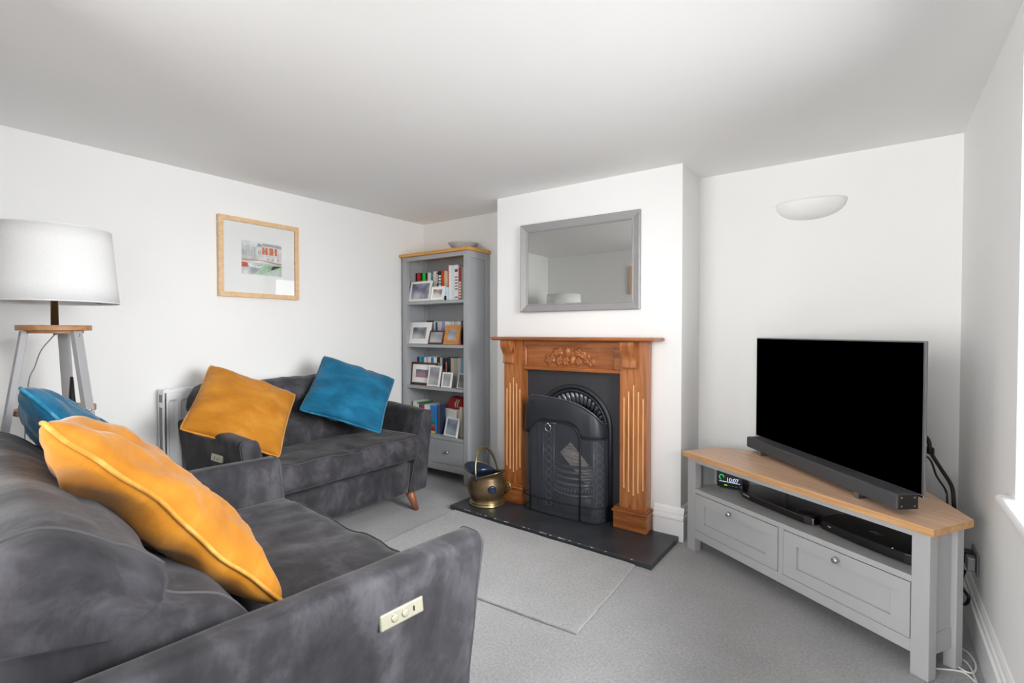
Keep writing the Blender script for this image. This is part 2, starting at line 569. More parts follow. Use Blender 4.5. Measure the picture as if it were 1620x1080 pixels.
# window board with a round nose
def sill():
    mb = MB()
    pr = [(XR + 0.17, 0.705), (XR - 0.015, 0.705)]
    for k in range(9):
        a = -PI / 2 - PI * k / 8
        pr.append((XR - 0.022 + 0.0165 * math.cos(a), 0.7215 + 0.0165 * math.sin(a)))
    pr.append((XR + 0.17, 0.738))
    pts = [(x, WY1 + 0.055, z) for x, z in pr]
    mb.prism_dir(pts, (0, -(WY1 - WY0 + 0.11), 0))
    return mb.build('trim_1', 'trim', bevel=0.003)
tag(sill(), 'white round nosed window board under the side window', kind='structure')

PROFILE = [(0, 0), (0.018, 0), (0.018, 0.122), (0.024, 0.128), (0.024, 0.142), (0.017, 0.147), (0.0165, 0.166), (0.011, 0.171), (0.0095, 0.184), (0.004, 0.196), (0, 0.198)]
def baseboard(name, runs):
    mb = MB()
    for p0, p1, nrm in runs:
        p0, p1, nrm = Vector(p0), Vector(p1), Vector(nrm)
        pts = [(p0.x + nrm.x * d, p0.y + nrm.y * d, z) for d, z in PROFILE]
        mb.prism_dir(pts, (p1.x - p0.x, p1.y - p0.y, 0))
    return tag(mb.build(name, 'trim'), kind='structure')
baseboard('baseboard_chimney', [((-1.09, CY), (CR + 0.023, CY), (0, -1)), ((CR, CY - 0.001), (CR, YA), (1, 0))])
baseboard('baseboard_back', [((CR + 0.02, YA), (XR, YA), (0, -1))])
baseboard('baseboard_right', [((XR, 0.2), (XR, YA), (-1, 0))])
baseboard('baseboard_left', [((XL, YF), (XL, YB), (1, 0))])
baseboard('baseboard_front', [((XL + 0.02, YF), (-1.86, YF), (0, 1))])

# ------------------------------------------------------------------ sofas
def arm_mesh(sx, D, rise):
    """flared arm; sx = -1 / +1 picks the side"""
    st = [(0.0, 0.012), (0.004, 0.005), (0.013, 0.0)] + [(0.013 + (D - 0.026) * i / 14, 0.0) for i in range(1, 14)] + [(D - 0.013, 0.0), (D - 0.004, 0.005), (D, 0.012)]
    def section(y, ins):
        zt = 0.692 + rise * (y / 0.80)
        # corners: outer bottom, outer top, inner top, inner bottom
        fl = 1.0
        ob, ot = Vector((0.607, 0.145)), Vector((0.607 + 0.073 * (zt - 0.145) / 0.545, zt))
        ib, it = Vector((0.455, 0.145)), Vector((0.452 + 0.133 * (zt - 0.145) / 0.545, zt))
        c = [ob, ot, it, ib]
        rad = [0.012, 0.034, 0.034, 0.012]
        out = []
        n = 6
        for k in range(4):
            p, a, b = c[k], c[k - 1], c[(k + 1) % 4]
            da, db = (a - p).normalized(), (b - p).normalized()
            r = rad[k]
            p0, p1 = p + da * r, p + db * r
            for q in range(n + 1):
                t = q / n
                out.append((1 - t) ** 2 * p0 + 2 * t * (1 - t) * p + t * t * p1)
            # points along the straight edge
            nx = c[(k + 1) % 4]
            e1 = nx + (p - nx).normalized() * rad[(k + 1) % 4]
            m = 8 if k in (0, 2) else 3
            for q in range(1, m):
                out.append(p1 + (e1 - p1) * q / m)
        cen = sum(c, Vector((0, 0))) / 4
        res = []
        for p in out:
            d = (p - cen)
            p = p - d.normalized() * ins
            res.append(p)
        return res
    mb = MB()
    rings = []
    for y, ins in st:
        ring = []
        for p in section(y, ins):
            x, z = p.x, p.y
            e = 0.004 * nz((x, y, z), 6.0, 3.1) + 0.002 * nz((x, y, z), 14.0, 9.1)
            ring.append(len(mb.v)); mb.v.append((sx * (x + e), y, z + (e if z > 0.3 else 0)))
        rings.append(ring)
    n = len(rings[0])
    for a, b in zip(rings, rings[1:]):
        for k in range(n):
            mb.face((a[k], a[(k + 1) % n], b[(k + 1) % n], b[k]), 0, True)
    mb.face(rings[0][::-1], 0, False); mb.face(rings[-1], 0, False)
    front = [mb.v[i] for i in rings[2]]
    return mb, front

def back_mesh(profile, hw, z_arm, seed):
    """upholstered back: closed (y,z) profile swept along x with puffed, rounded ends"""
    prof = spline([(0, a, b) for a, b in profile], 7, True)
    prof = [(p.y, p.z) for p in prof]
    cy = sum(p[0] for p in prof) / len(prof); cz = sum(p[1] for p in prof) / len(prof)
    NS = 44
    mb = MB()
    rings = []
    for i in range(NS + 1):
        t = -1 + 2 * i / NS
        at = abs(t)
        # end rounding
        e = max(0.0, (at - 0.88) / 0.12)
        k = math.sqrt(max(0.0, 1 - e * e * 0.93))
        ring = []
        for y, z in prof:
            hwz = hw[0] if z < z_arm else hw[0] + (hw[1] - hw[0]) * min(1.0, (z - z_arm) / 0.06)
            s = 1 - 0.30 * (1 - k) - 0.02 * at ** 4
            x = t * hwz
            p = (x, cy + (y - cy) * s, cz + (z - cz) * s)
            wv = 0.012 * nz(p, 5.0, seed) + 0.006 * nz((p[0] * 2.2, p[1] * 0.8, p[2] * 0.8), 9.0, seed + 4)
            crown = 0.02 * (1 - t * t)
            dy, dz = y - cy, z - cz
            L = math.hypot(dy, dz) + 1e-6
            ring.append(len(mb.v)); mb.v.append((p[0], p[1] + dy / L * wv - (crown if dy < 0 else 0), p[2] + dz / L * wv))
        rings.append(ring)
    n = len(prof)
    for a, b in zip(rings, rings[1:]):
        for k in range(n):
            mb.face((a[k], a[(k + 1) % n], b[(k + 1) % n], b[k]), 0, True)
    for ring, sgn in ((rings[0], -1), (rings[-1], 1)):
        c = len(mb.v)
        mb.v.append((mb.v[ring[0]][0] + sgn * 0.012, cy, cz))
        for k in range(n):
            mb.face((ring[k], ring[(k + 1) % n], c), 0, True)
    # seam rings near each end
    seams = [[mb.v[i] for i in rings[j]] for j in (3, NS - 3)]
    return mb, seams

def seat_fn(seed):
    def fn(p):
        x, y, z = p
        k = (z - 0.36) / 0.17
        x2 = x * (0.925 + 0.085 * k)
        cr = max(0.0, 1 - (x / 0.55) ** 2) * max(0.0, 1 - ((y - 0.30) / 0.36) ** 2)
        z2 = z
        if z > 0.44:
            z2 += 0.012 * cr - 0.012 * math.exp(-((x - 0.02) / 0.05) ** 2) * (0.3 if y > 0.1 else 1.0)
            z2 += 0.010 * nz((x, y * 0.7, 0), 6.0, seed) + 0.005 * nz((x, y * 0.5, 0), 16.0, seed + 2)
        y2 = y
        if y < 0.05:
            y2 -= 0.012 * math.sin(PI * min(1, max(0, k))) + 0.006 * nz((x, 0, z), 7.0, seed + 5)
        return Vector((x2, y2, z2))
    return fn

def make_sofa(name, loc, rz, label, back_profile, seat_back, depth, rise, seed):
    t = thing(name, loc, rz, label, 'sofa')
    base = soft_box((-0.50, 0.012, 0.145), (0.50, depth - 0.03, 0.350), 0.012, (20, 8, 4), lambda p: Vector((p.x * (0.905 + 0.06 * (p.z - .145) / .21), p.y + 0.004 * nz(p, 5, seed), p.z)))
    base.build('base', 'suede', t)
    seat = soft_box((-0.56, -0.012, 0.366), (0.56, seat_back, 0.525), 0.036, (44, 26, 8), seat_fn(seed))
    so = seat.build('seat_cushion', 'suede', t)
    # seam around the top edge of the seat front
    fn = seat_fn(seed)
    pts = [fn(Vector((-0.54 + 1.08 * i / 40, 0.0015, 0.517))) + Vector((0, -0.002, 0.001)) for i in range(41)]
    MB().tube(pts, 0.0028, 6).build('seam', 'suede_seam', so)
    for sx in (-1, 1):
        mb, front = arm_mesh(sx, depth, rise)
        ao = mb.build('arm', 'suede', t)
        pts = [(p[0], p[1] - 0.0015, p[2]) for p in front]
        MB().tube(pts, 0.0028, 6, closed=True).build('piping', 'suede_seam', ao)
        if sx < 0:
            # reclining control plate on the outer face
            fx = lambda z: -(0.607 + 0.073 * (z - 0.145) / 0.545) - 0.001
            dz = 0.545; nrm = Vector((-dz, 0, 0.073)).normalized()
            upv = Vector((-0.073, 0, -dz)).normalized() * -1
            cz = 0.575
            c0 = Vector((fx(cz), 0.275, cz))
            yv = Vector((0, 1, 0))
            mt = Matrix((yv, upv, nrm)).transposed().to_4x4()
            mt.translation = c0
            pl = MB(); pl.box(-0.062, 0.062, -0.019, 0.019, -0.004, 0.007)
            po = pl.build('control_plate', 'champagne', ao, bevel=0.004, seg=3); po.matrix_local = mt
            for kx in (0.024, -0.006):
                bt = MB(); bt.lathe([(0.0095, 0), (0.0095, 0.0035), (0.008, 0.005), (0.003, 0.0045)], 20, (kx, 0, 0.006))
                bo = bt.build('button', 'champagne', None); bo.parent = ao; bo.matrix_local = mt
            sl = MB(); sl.box(-0.034, -0.030, -0.006, 0.006, 0.0065, 0.0078)
            s2 = sl.build('charging_slot', 'black', None); s2.parent = ao; s2.matrix_local = mt
    bm_, seams = back_mesh(back_profile, (0.552, 0.665), 0.765, seed)
    bo = bm_.build('back_cushion', 'suede', t)
    for s in seams:
        MB().tube(s, 0.0042, 6, closed=True).build('seam', 'suede_seam', bo)
    for fx, fy, dx, dy in ((-0.495, 0.055, -0.045, -0.025), (0.495, 0.055, 0.045, -0.025), (-0.47, depth - 0.08, -0.05, 0.03), (0.47, depth - 0.08, 0.05, 0.03)):
        MB().tube([(fx, fy, 0.15), (fx + dx * 0.5, fy + dy * 0.5, 0.075), (fx + dx, fy + dy, 0.002)], 0.02, 20, rads=[0.031, 0.026, 0.018]).build('leg', 'walnut_leg', t)
    return t

PROF_B = [(0.47, 0.47), (0.415, 0.56), (0.425, 0.67), (0.505, 0.762), (0.465, 0.825), (0.49, 0.905), (0.575, 0.952), (0.66, 0.925), (0.70, 0.80), (0.71, 0.60), (0.69, 0.42), (0.58, 0.40)]
PROF_A = [(0.54, 0.47), (0.535, 0.57), (0.60, 0.68), (0.718, 0.735), (0.728, 0.795), (0.785, 0.868), (0.85, 0.925), (0.91, 0.945), (0.975, 0.915), (1.02, 0.83), (1.025, 0.68), (0.97, 0.45), (0.72, 0.41)]
sofa_b = make_sofa('sofa', (-2.57, 1.92, 0), R(90), 'charcoal suede two seat sofa standing against the radiator wall beside the bookcase', PROF_B, 0.60, 0.742, 0.05, 2.0)
sofa_a = make_sofa('sofa', (-1.552, 1.152, 0), R(174.6), 'charcoal suede sofa in the foreground with silver control plate and reclined back', PROF_A, 0.68, 0.92, 0.0, 11.0)

# ------------------------------------------------------------------ scatter cushions
def pillow(label, mat, pipe, centre, right, up, size, thick, seed, droop=0.0, group='scatter cushions on the two sofas', wr=1.0):
    wv = 1.0 if wr > 1.1 else 0.45
    right = Vector(right).normalized(); up = Vector(up)
    up = (up - right * up.dot(right)).normalized()
    nrm = right.cross(up)
    mt = Matrix((right, up, nrm)).transposed().to_4x4()
    mt.translation = Vector(centre)
    o = bpy.data.objects.new('scatter_cushion', None); col.objects.link(o)
    o.matrix_world = mt
    tag(o, label, 'cushion', group)
    h = size / 2
    N = 64
    def outline(u, v):
        x = h * u * (1 - 0.055 * (1 - v * v) - 0.03 * (u * v) ** 8)
        y = h * v * (1 - 0.055 * (1 - u * u) - 0.03 * (u * v) ** 8)
        return x, y
    def bend(x, y):
        return -droop * ((x / h) ** 2 + (y / h) ** 2) * 0.5 + wv * (0.016 * nz((x, y, 0), 4.5, seed + 7) + 0.007 * nz((x, y, 0), 11, seed + 2))
    def fn(side):
        def g(a, b):
            u, v = -1 + 2 * a, -1 + 2 * b
            u = math.sin(u * PI / 2) * 0.6 + u * 0.4; v = math.sin(v * PI / 2) * 0.6 + v * 0.4
            x, y = outline(u, v)
            t = (max(0, 1 - u * u) * max(0, 1 - v * v)) ** 0.42 * thick / 2
            e = max(0, 1 - u * u) * max(0, 1 - v * v)
            # folds running in from the corners plus random creases
            rr = math.hypot(u, v)
            fold = math.sin((math.atan2(v, u) * 9) + seed + 2 * nz((x, y, 0), 5, seed)) * 0.013 * max(0, rr - 0.45) * (e ** 0.3) * wr
            crease = (0.024 * (0.5 - abs(nz((x * 1.7 + y * 1.1, y * 0.7 - x * .4, side), 5.5, seed))) + 0.011 * (0.5 - abs(nz((x * 0.8 - y * 0.5, y * 1.6 + x * .6, side), 12, seed + 9)))) * (e ** 0.35) * wr
            small = 0.007 * nz((x, y, side), 13, seed + 3) * (e ** 0.4) * wr
            zz = side * (t + fold + crease * 0.7 + small) if e > 0 else 0
            return (x, y, zz + bend(x, y))
        return g
    mb = MB()
    mb.grid(fn(1), N, N); mb.grid(fn(-1), N, N)
    co = mb.build('cover', mat, o)
    ed = []
    for a in range(4):
        for i in range(24):
            s = -1 + 2 * i / 24
            u, v = ((s, -1), (1, s), (-s, 1), (-1, -s))[a]
            x, y = outline(u, v)
            ed.append((x * 1.006, y * 1.006, bend(x, y)))
    MB().tube(ed, 0.0052, 8, closed=True).build('piping', pipe, co)
    return o

# far sofa
def from_corners(tl, tr, br, bl):
    tl, tr, br, bl = map(Vector, (tl, tr, br, bl))
    return (tl + tr + br + bl) / 4, (tr - tl) + (br - bl), (tl - bl) + (tr - br)
c, r_, u_ = from_corners((-3.20, 1.367, 1.045), (-3.00, 1.786, 0.845), (-2.725, 1.53, 0.555), (-2.905, 1.115, 0.748))
pillow('mustard velvet cushion propped over the near arm of the far sofa', 'mustard', 'mustard_pipe', c, r_, u_, 0.515, 0.16, 1.3)
c, r_, u_ = from_corners((-3.11, 2.085, 1.075), (-2.82, 2.445, 0.905), (-2.59, 2.13, 0.60), (-2.88, 1.755, 0.77))
pillow('teal velvet cushion propped at the bookcase end of the far sofa', 'teal', 'teal_pipe', c, r_, u_, 0.515, 0.16, 5.9)
# near sofa, given in the sofa's own frame
TA = Matrix.Translation((-1.552, 1.152, 0)) @ Matrix.Rotation(R(174.6), 4, 'Z')
def pillow_a(p1, p2, label, mat, pipe, size, thick, seed, tilt=0.0, wr=1.0):
    p1, p2 = Vector(p1), Vector(p2)
    up = (p1 - p2).normalized()
    right = Vector((1, 0.0, tilt)); right = (right - up * right.dot(up)).normalized()
    cen = (p1 + p2) / 2 + right * size / 2
    # the visible face looks to the front: right x up must point to -y
    rw = TA.to_3x3() @ (-right); uw = TA.to_3x3() @ up
    cw = TA @ cen
    return pillow(label, mat, pipe, cw, rw, uw, size, thick, seed, wr=wr)
pillow_a((-0.29, 0.855, 1.075), (-0.42, 0.45, 0.585), 'mustard velvet cushion seen edge on lying against the foreground sofa back', 'mustard', 'mustard_pipe', 0.665, 0.175, 8.2, 0.0, 1.5)
pillow_a((0.42, 0.84, 1.085), (0.32, 0.46, 0.62), 'teal velvet cushion behind the mustard one on the foreground sofa', 'teal', 'teal_pipe', 0.62, 0.16, 3.4, 0.0, 1.3)

# ------------------------------------------------------------------ rug (offcut of the same carpet)
def rug():
    a, b, c_, d = (-2.365, 2.594), (-1.02, 2.540), (-0.981, 1.821), (-2.321, 1.745)
    pts = []
    for p, q in ((a, b), (b, c_), (c_, d), (d, a)):
        for i in range(20):
            t = i / 20
            x, y = p[0] + (q[0] - p[0]) * t, p[1] + (q[1] - p[1]) * t
            pts.append((x + 0.006 * nz((x, y, 0), 8, 1), y + 0.006 * nz((x, y, 0), 8, 4)))
    return tag(MB().prism(pts, 0.0005, 0.013).build('rug', 'rug', bevel=0.004), 'grey carpet offcut laid as a mat in front of the hearth', 'rug')
rug()

# ------------------------------------------------------------------ hearth
def hearth():
    t = thing('hearth', (-1.675, 2.75, 0), 0, 'black slate hearth slab on the floor under the fireplace', 'hearth')
    x0, x1, y0, y1 = -0.74, 0.74, -0.145, 0.262
    ys = lambda x: -0.145 + (x + 0.74) / 1.48 * -0.06
    mb = MB()
    nx = 30
    fr = [(x0 + (x1 - x0) * i / nx, ys(x0 + (x1 - x0) * i / nx) + 0.004 * nz((i * .37, 0, 0), 2)) for i in range(nx + 1)]
    pts = fr + [(x1, y1), (x0, y1)]
    mb.prism(pts, 0.0, 0.03)
    mb.build('slab', 'slate', t, bevel=0.003)
    # pale chips along the front arris
    ch = MB()
    for i in range(26):
        x = x0 + 0.1 + random.random() * 1.3
        y = ys(x)
        s = 0.003 + 0.006 * random.random()
        ch.add([(x - s * 2, y + 0.002, 0.0303), (x + s * 1.6, y + 0.001, 0.0304), (x + s * 0.5, y - 0.0012, 0.029), (x - s, y - 0.0015, 0.026)], [(0, 1, 2, 3)])
    tag(ch.build('chips', 'chip', t), kind='stuff')
    # slab opening behind for the grate floor
hearth()

# ------------------------------------------------------------------ pine fire surround
def jamb_mesh(w, h0, h1, depth, tops, bots, xs):
    """board with V grooves cut in its front (local x 0..w, y 0 front, z)"""
    mb = MB()
    gw = 0.0048
    cuts = [0.0]
    for x in xs:
        cuts += [x - gw, x + gw]
    cuts.append(w)
    for i in range(0, len(cuts) - 1):
        a, b = cuts[i], cuts[i + 1]
        if i % 2 == 0:
            mb.add([(a, 0, h0), (b, 0, h0), (b, 0, h1), (a, 0, h1)], [(0, 1, 2, 3)])
        else:
            k = i // 2
            z0, z1 = bots[k], tops[k]
            mb.add([(a, 0, h0), (b, 0, h0), (b, 0, z0), (a, 0, z0)], [(0, 1, 2, 3)])
            mb.add([(a, 0, z1), (b, 0, z1), (b, 0, h1), (a, 0, h1)], [(0, 1, 2, 3)])
            m = (a + b) / 2
            d = 0.006
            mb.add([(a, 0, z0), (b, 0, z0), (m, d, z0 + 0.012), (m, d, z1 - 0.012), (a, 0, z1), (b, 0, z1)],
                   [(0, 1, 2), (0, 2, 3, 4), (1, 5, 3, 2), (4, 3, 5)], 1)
    mb.add([(0, 0, h0), (w, 0, h0), (w, depth, h0), (0, depth, h0), (0, 0, h1), (w, 0, h1), (w, depth, h1), (0, depth, h1)],
           [(0, 1, 2, 3), (4, 5, 6, 7), (1, 2, 6, 5), (2, 3, 7, 6), (3, 0, 4, 7)])
    return mb

def surround():
    ox, oy = -1.645, 2.925
    t = thing('fire_surround', (ox, oy, 0.03), 0, 'orange pine fire surround with fluted uprights and a carved oak leaf frieze', 'fireplace')
    X = lambda x: x - ox
    dz = -0.03
    for side, (x0, x1) in (('l', (-2.176, -2.018)), ('r', (-1.280, -1.110))):
        wd = x1 - x0
        xs = [wd * k for k in (0.16, 0.34, 0.52, 0.70, 0.88)] if side == 'l' else [wd * k for k in (0.17, 0.345, 0.53, 0.71, 0.89)]
        tops = [0.845, 0.885, 0.925, 0.885, 0.845]
        bots = [0.285, 0.265, 0.245, 0.265, 0.285]
        jm = jamb_mesh(wd, 0.115 + 0.03, 1.19, 0.08, tops, bots, xs)
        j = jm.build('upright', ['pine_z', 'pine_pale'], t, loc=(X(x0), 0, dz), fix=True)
        # plinth block with a moulded cap
        pb = MB().box(X(x0) - 0.034, X(x1) + 0.011, -0.021, 0.082, 0.0005, 0.105)
        p = pb.build('plinth', 'pine_x', t, bevel=0.003)
        cp = MB()
        cp.box(X(x0) - 0.042, X(x1) + 0.02, -0.031, 0.084, 0.105, 0.121)
        cp.box(X(x0) - 0.034, X(x1) + 0.012, -0.022, 0.083, 0.121, 0.132)
        cp.build('plinth_cap', 'pine_x', p, bevel=0.004)
        # corbel with an S profile
        cx0 = X(x0) + (0.012 if side == 'l' else 0.026)
        pr = [(0.0, 1.19), (-0.068, 1.19), (-0.07, 1.165), (-0.062, 1.135), (-0.042, 1.105), (-0.032, 1.085), (-0.031, 1.06), (-0.034, 1.035), (-0.028, 1.026), (0.0, 1.024)]
        sp = spline([(0, a, b) for a, b in pr[1:9]], 4)
        pts = [(cx0, 0.0, 1.19 + dz)] + [(cx0, p_.y, p_.z + dz) for p_ in sp] + [(cx0, 0.0, 1.024 + dz)]
        MB().prism_dir(pts, (0.088, 0, 0)).build('corbel', 'pine_z', t, bevel=0.003)
    # frieze
    f0, f1 = X(-2.018), X(-1.280)
    fr = MB()
    fr.box(f0, f1, 0.030, 0.075, 0.985 + dz, 1.19 + dz)
    fo = fr.build('frieze', 'pine_x', t)
    md = MB()
    zb, zt = 0.985 + dz, 1.19 + dz
    def rail(x0, x1, z0, z1):
        md.box(x0, x1, 0.012, 0.032, z0, z1)
    rail(f0, f1, zb, zb + 0.026); rail(f0, f1, zt - 0.045, zt); rail(f0, f0 + 0.026, zb + 0.026, zt - 0.045); rail(f1 - 0.05, f1, zb + 0.026, zt - 0.045)
    md.build('frame_moulding', 'pine_x', fo, bevel=0.008, seg=3)
    # carved acorns and oak leaves
    def leaf(cx, cz, ang, L, Wd, flip=1):
        pts = []
        n = 40
        for i in range(n):
            a = 2 * PI * i / n
            rx = L / 2 * math.cos(a)
            lob = 1 + 0.28 * math.cos(6 * a + 0.4)
            rz = Wd / 2 * math.sin(a) * lob * (1 - 0.25 * math.cos(a))
            rx *= 1 + 0.10 * math.cos(6 * a)
            pts.append((rx, rz))
        m = MB()
        ca, sa = math.cos(ang), math.sin(ang)
        def tr(x, z, y): return (cx + x * ca - z * sa, 0.030 - y, cz + x * sa + z * ca)
        rings = [(1.0, 0.0), (0.98, 0.005), (0.8, 0.011), (0.45, 0.012), (0.12, 0.008)]
        for s, d in rings:
            for x, z in pts:
                m.v.append(tr(x * s, z * s, d + 0.002 * math.cos(8 * x / L * PI)))
        for k in range(len(rings) - 1):
            for i in range(n):
                j = (i + 1) % n
                m.face((k * n + i, k * n + j, (k + 1) * n + j, (k + 1) * n + i), 0, True)
        m.face([(len(rings) - 1) * n + i for i in range(n)])
        return m.build('carved_leaf', 'pine_x', fo)
    cx, cz = X(-1.655), 1.085 + dz
    for dx, dzv, a, L, wd in ((-0.145, -0.022, 0.35, 0.095, 0.062), (-0.085, 0.028, 0.35, 0.105, 0.055), (-0.075, -0.028, 1.3, 0.07, 0.05), (0.085, 0.022, -0.4, 0.105, 0.055), (0.15, -0.026, -0.45, 0.105, 0.066), (-0.025, -0.03, 1.2, 0.07, 0.05), (0.07, -0.03, 1.5, 0.06, 0.045)):
        leaf(cx + dx, cz + dzv, a, L, wd)
    for dx, dzv, a in ((-0.012, 0.036, 0.05), (0.028, -0.022, 0.25)):
        m = MB().sphere((0, 0, 0), 0.023, 0.016, 0.034)
        m.xf(Matrix.Translation((cx + dx, 0.026, cz + dzv)) @ Matrix.Rotation(a, 4, 'Y'))
        m.build('carved_acorn', 'pine_z', fo)
    # mantel shelf: moulded edge
    def ring(x0, x1, y0, z): return [(X(x0), y0, z + dz), (X(x1), y0, z + dz), (X(x1), 0.09, z + dz), (X(x0), 0.09, z + dz)]
    lv = []
    for ins, z in ((0.022, 1.1905), (0.012, 1.192), (0.004, 1.1965), (0.0, 1.202), (0.0, 1.209), (0.004, 1.2135), (0.010, 1.215)):
        lv.append(ring(-2.232 + ins, -1.032 - ins, -0.097 + ins, z))
    m = MB()
    for q in lv: m.v += q
    for k in range(len(lv) - 1):
        for i in range(4):
            j = (i + 1) % 4
            m.face((k * 4 + i, k * 4 + j, (k + 1) * 4 + j, (k + 1) * 4 + i))
    m.face((3, 2, 1, 0)); e = (len(lv) - 1) * 4; m.face((e, e + 1, e + 2, e + 3))
    m.build('mantel_shelf', 'pine_x', t)
surround()

# ------------------------------------------------------------------ cast iron fireplace
ACX, ACZ, AR = -1.645, 0.61, 0.272
def cast_iron():
    oy = 2.995
    t = thing('cast_iron_fireplace', (ACX, oy, 0.03), 0, 'black cast iron arched fireplace insert with a bowed grate', 'fireplace')
    dz = -0.03
    # back plate with an arched opening
    r = 0.245
    m = MB()
    x0, x1, z0, z1 = -0.373, 0.365, 0.03 + dz, 0.988 + dz
    n = 28
    cz = ACZ + dz
    arc = [(-r * math.cos(PI * k / n), cz + r * math.sin(PI * k / n)) for k in range(n + 1)]
    inner = [(-r, z0)] + arc + [(r, z0)]
    def outer_pt(x, z):
        # project to the rectangle
        if z <= cz: return (x0 if x < 0 else x1, z)
        a = math.atan2(z - cz, x); d = (math.cos(a), math.sin(a))
        tx = (x1 if d[0] > 0 else -x0) / abs(d[0]) if abs(d[0]) > 1e-6 else 1e9
        tz = (z1 - cz) / d[1] if d[1] > 1e-6 else 1e9
        s = min(tx, tz)
        return (d[0] * s, cz + d[1] * s)
    outer = [outer_pt(*p) for p in inner]
    # make the plate corners exact
    for y in (0.0, 0.02):
        m.v += [(p[0], y, p[1]) for p in inner] + [(p[0], y, p[1]) for p in outer]
    k = len(inner)
    for i in range(k - 1):
        m.face((i, i + 1, k + i + 1, k + i)); m.face((2 * k + i, 2 * k + i + 1, 3 * k + i + 1, 3 * k + i))
        m.face((i, i + 1, 2 * k + i + 1, 2 * k + i))
    # corner triangles
    for sx, xx in ((-1, x0), (1, x1)):
        best = [i for i in range(k) if outer[i][0] * sx > 0]
        on_side = [i for i in best if abs(outer[i][0] - xx) < 1e-6]
        top = [i for i in best if abs(outer[i][1] - z1) < 1e-6]
        a = max(on_side, key=lambda i: outer[i][1]); b = max(top, key=lambda i: outer[i][0] * sx)
        m.add([(outer[a][0], 0, outer[a][1]), (outer[b][0], 0, outer[b][1]), (xx, 0, z1)], [(0, 1, 2)])
    m.build('back_plate', 'iron_dark', t)
    # arch moulding (two rolls)
    def arch(R_, y, rad, nm, mat='iron'):
        pts = [(-R_, y, 0.0)] + [(-R_ * math.cos(PI * q / 32), y, cz + R_ * math.sin(PI * q / 32)) for q in range(33)] + [(R_, y, 0.0)]
        return MB().tube(pts, rad, 10).build(nm, mat, t)
    arch(0.272, -0.004, 0.016, 'arch_moulding'); arch(0.245, -0.002, 0.010, 'arch_bead')
    # splayed reeded hood filling the head of the arch
    m = MB()
    nr = 20
    for q in range(nr):
        a = PI * (q + 0.5) / nr
        p0 = Vector((-0.235 * math.cos(a), 0.008, cz + 0.235 * math.sin(a)))
        p1 = Vector((-0.15 * math.cos(a), 0.075, cz + 0.12 * math.sin(a)))
        m.tube([p0, (p0 + p1) / 2 + Vector((0, -0.006, 0)), p1], 0.013, 6, rads=[0.014, 0.017, 0.009])
    m.build('reeded_hood', 'iron_hot', t)
    m = MB()
    m.grid(lambda u, v: (-(0.245 - 0.10 * v) * math.cos(PI * u), 0.012 + 0.075 * v, cz + (0.245 - 0.13 * v) * math.sin(PI * u)), 28, 4)
    m.build('hood_cone', 'iron', t)
    # side columns with raised loop pattern
    for sx in (-1, 1):
        m = MB().box(sx * 0.195 - 0.05, sx * 0.195 + 0.05, 0.0, 0.03, 0.0, cz)
        c = m.build('side_panel', 'iron', t, bevel=0.004)
        for zc in [0.03 + 0.052 * q for q in range(11)]:
            pts = [(sx * 0.195 + 0.026 * math.cos(2 * PI * q / 14), -0.001, zc + 0.024 * math.sin(2 * PI * q / 14)) for q in range(14)]
            MB().tube(pts, 0.0045, 5, closed=True).build('relief_loop', 'iron_hot', c)
        for xx in (-0.043, 0.043):
            MB().tube([(sx * 0.195 + xx, -0.001, 0.0), (sx * 0.195 + xx, -0.001, cz)], 0.005, 6).build('bead', 'iron_hot', c)
    # firebox
    m = MB()
    m.add([(-0.15, 0.03, 0), (-0.11, 0.30, 0), (0.11, 0.30, 0), (0.15, 0.03, 0), (-0.15, 0.03, cz + .12), (-0.11, 0.30, cz + .12), (0.11, 0.30, cz + .12), (0.15, 0.03, cz + .12)],
          [(0, 1, 5, 4), (1, 2, 6, 5), (2, 3, 7, 6), (4, 5, 6, 7), (3, 2, 1, 0)])
    m.build('firebox', 'soot', t, solid=0.006)
    # bowed grate: bars, fret, ash pan front
    def bow(z, rad, d, nm, mat='iron_hot', w=0.145):
        pts = [(w * math.sin(a), 0.03 - d * math.cos(a), z) for a in [R(-90) + R(180) * q / 24 for q in range(25)]]
        return MB().tube(pts, rad, 8).build(nm, mat, t)
    bow(0.325, 0.010, 0.10, 'grate_bar', 'iron'); bow(0.285, 0.010, 0.10, 'grate_bar'); bow(0.245, 0.010, 0.10, 'grate_bar'); bow(0.205, 0.011, 0.105, 'grate_bar'); bow(0.135, 0.009, 0.105, 'grate_bar')
    m = MB()
    m.grid(lambda u, v: (0.143 * math.sin(R(-90) + R(180) * u), 0.03 - 0.10 * math.cos(R(-90) + R(180) * u), 0.135 + 0.07 * v), 24, 2)
    fr = m.build('fret', 'iron', t, solid=0.004)
    for q in range(17):
        a = R(-80) + R(160) * q / 16
        MB().sphere((0.146 * math.sin(a), 0.03 - 0.104 * math.cos(a), 0.165), 0.0075, 0.0075, 0.014, 8, 6).build('fret_boss', 'iron_hot', fr)
    m = MB()
    m.grid(lambda u, v: (0.143 * math.sin(R(-90) + R(180) * u), 0.03 - 0.085 * math.cos(R(-90) + R(180) * u), 0.002 + 0.13 * v), 24, 2)
    m.build('ash_front', 'iron', t, solid=0.004)
    m = MB(); m.prism([(0.14 * math.sin(R(-90) + R(180) * q / 16), 0.03 - 0.095 * math.cos(R(-90) + R(180) * q / 16)) for q in range(17)] + [(0.1, 0.27), (-0.1, 0.27)], 0.19, 0.205)
    m.build('grate_floor', 'iron', t)
cast_iron()

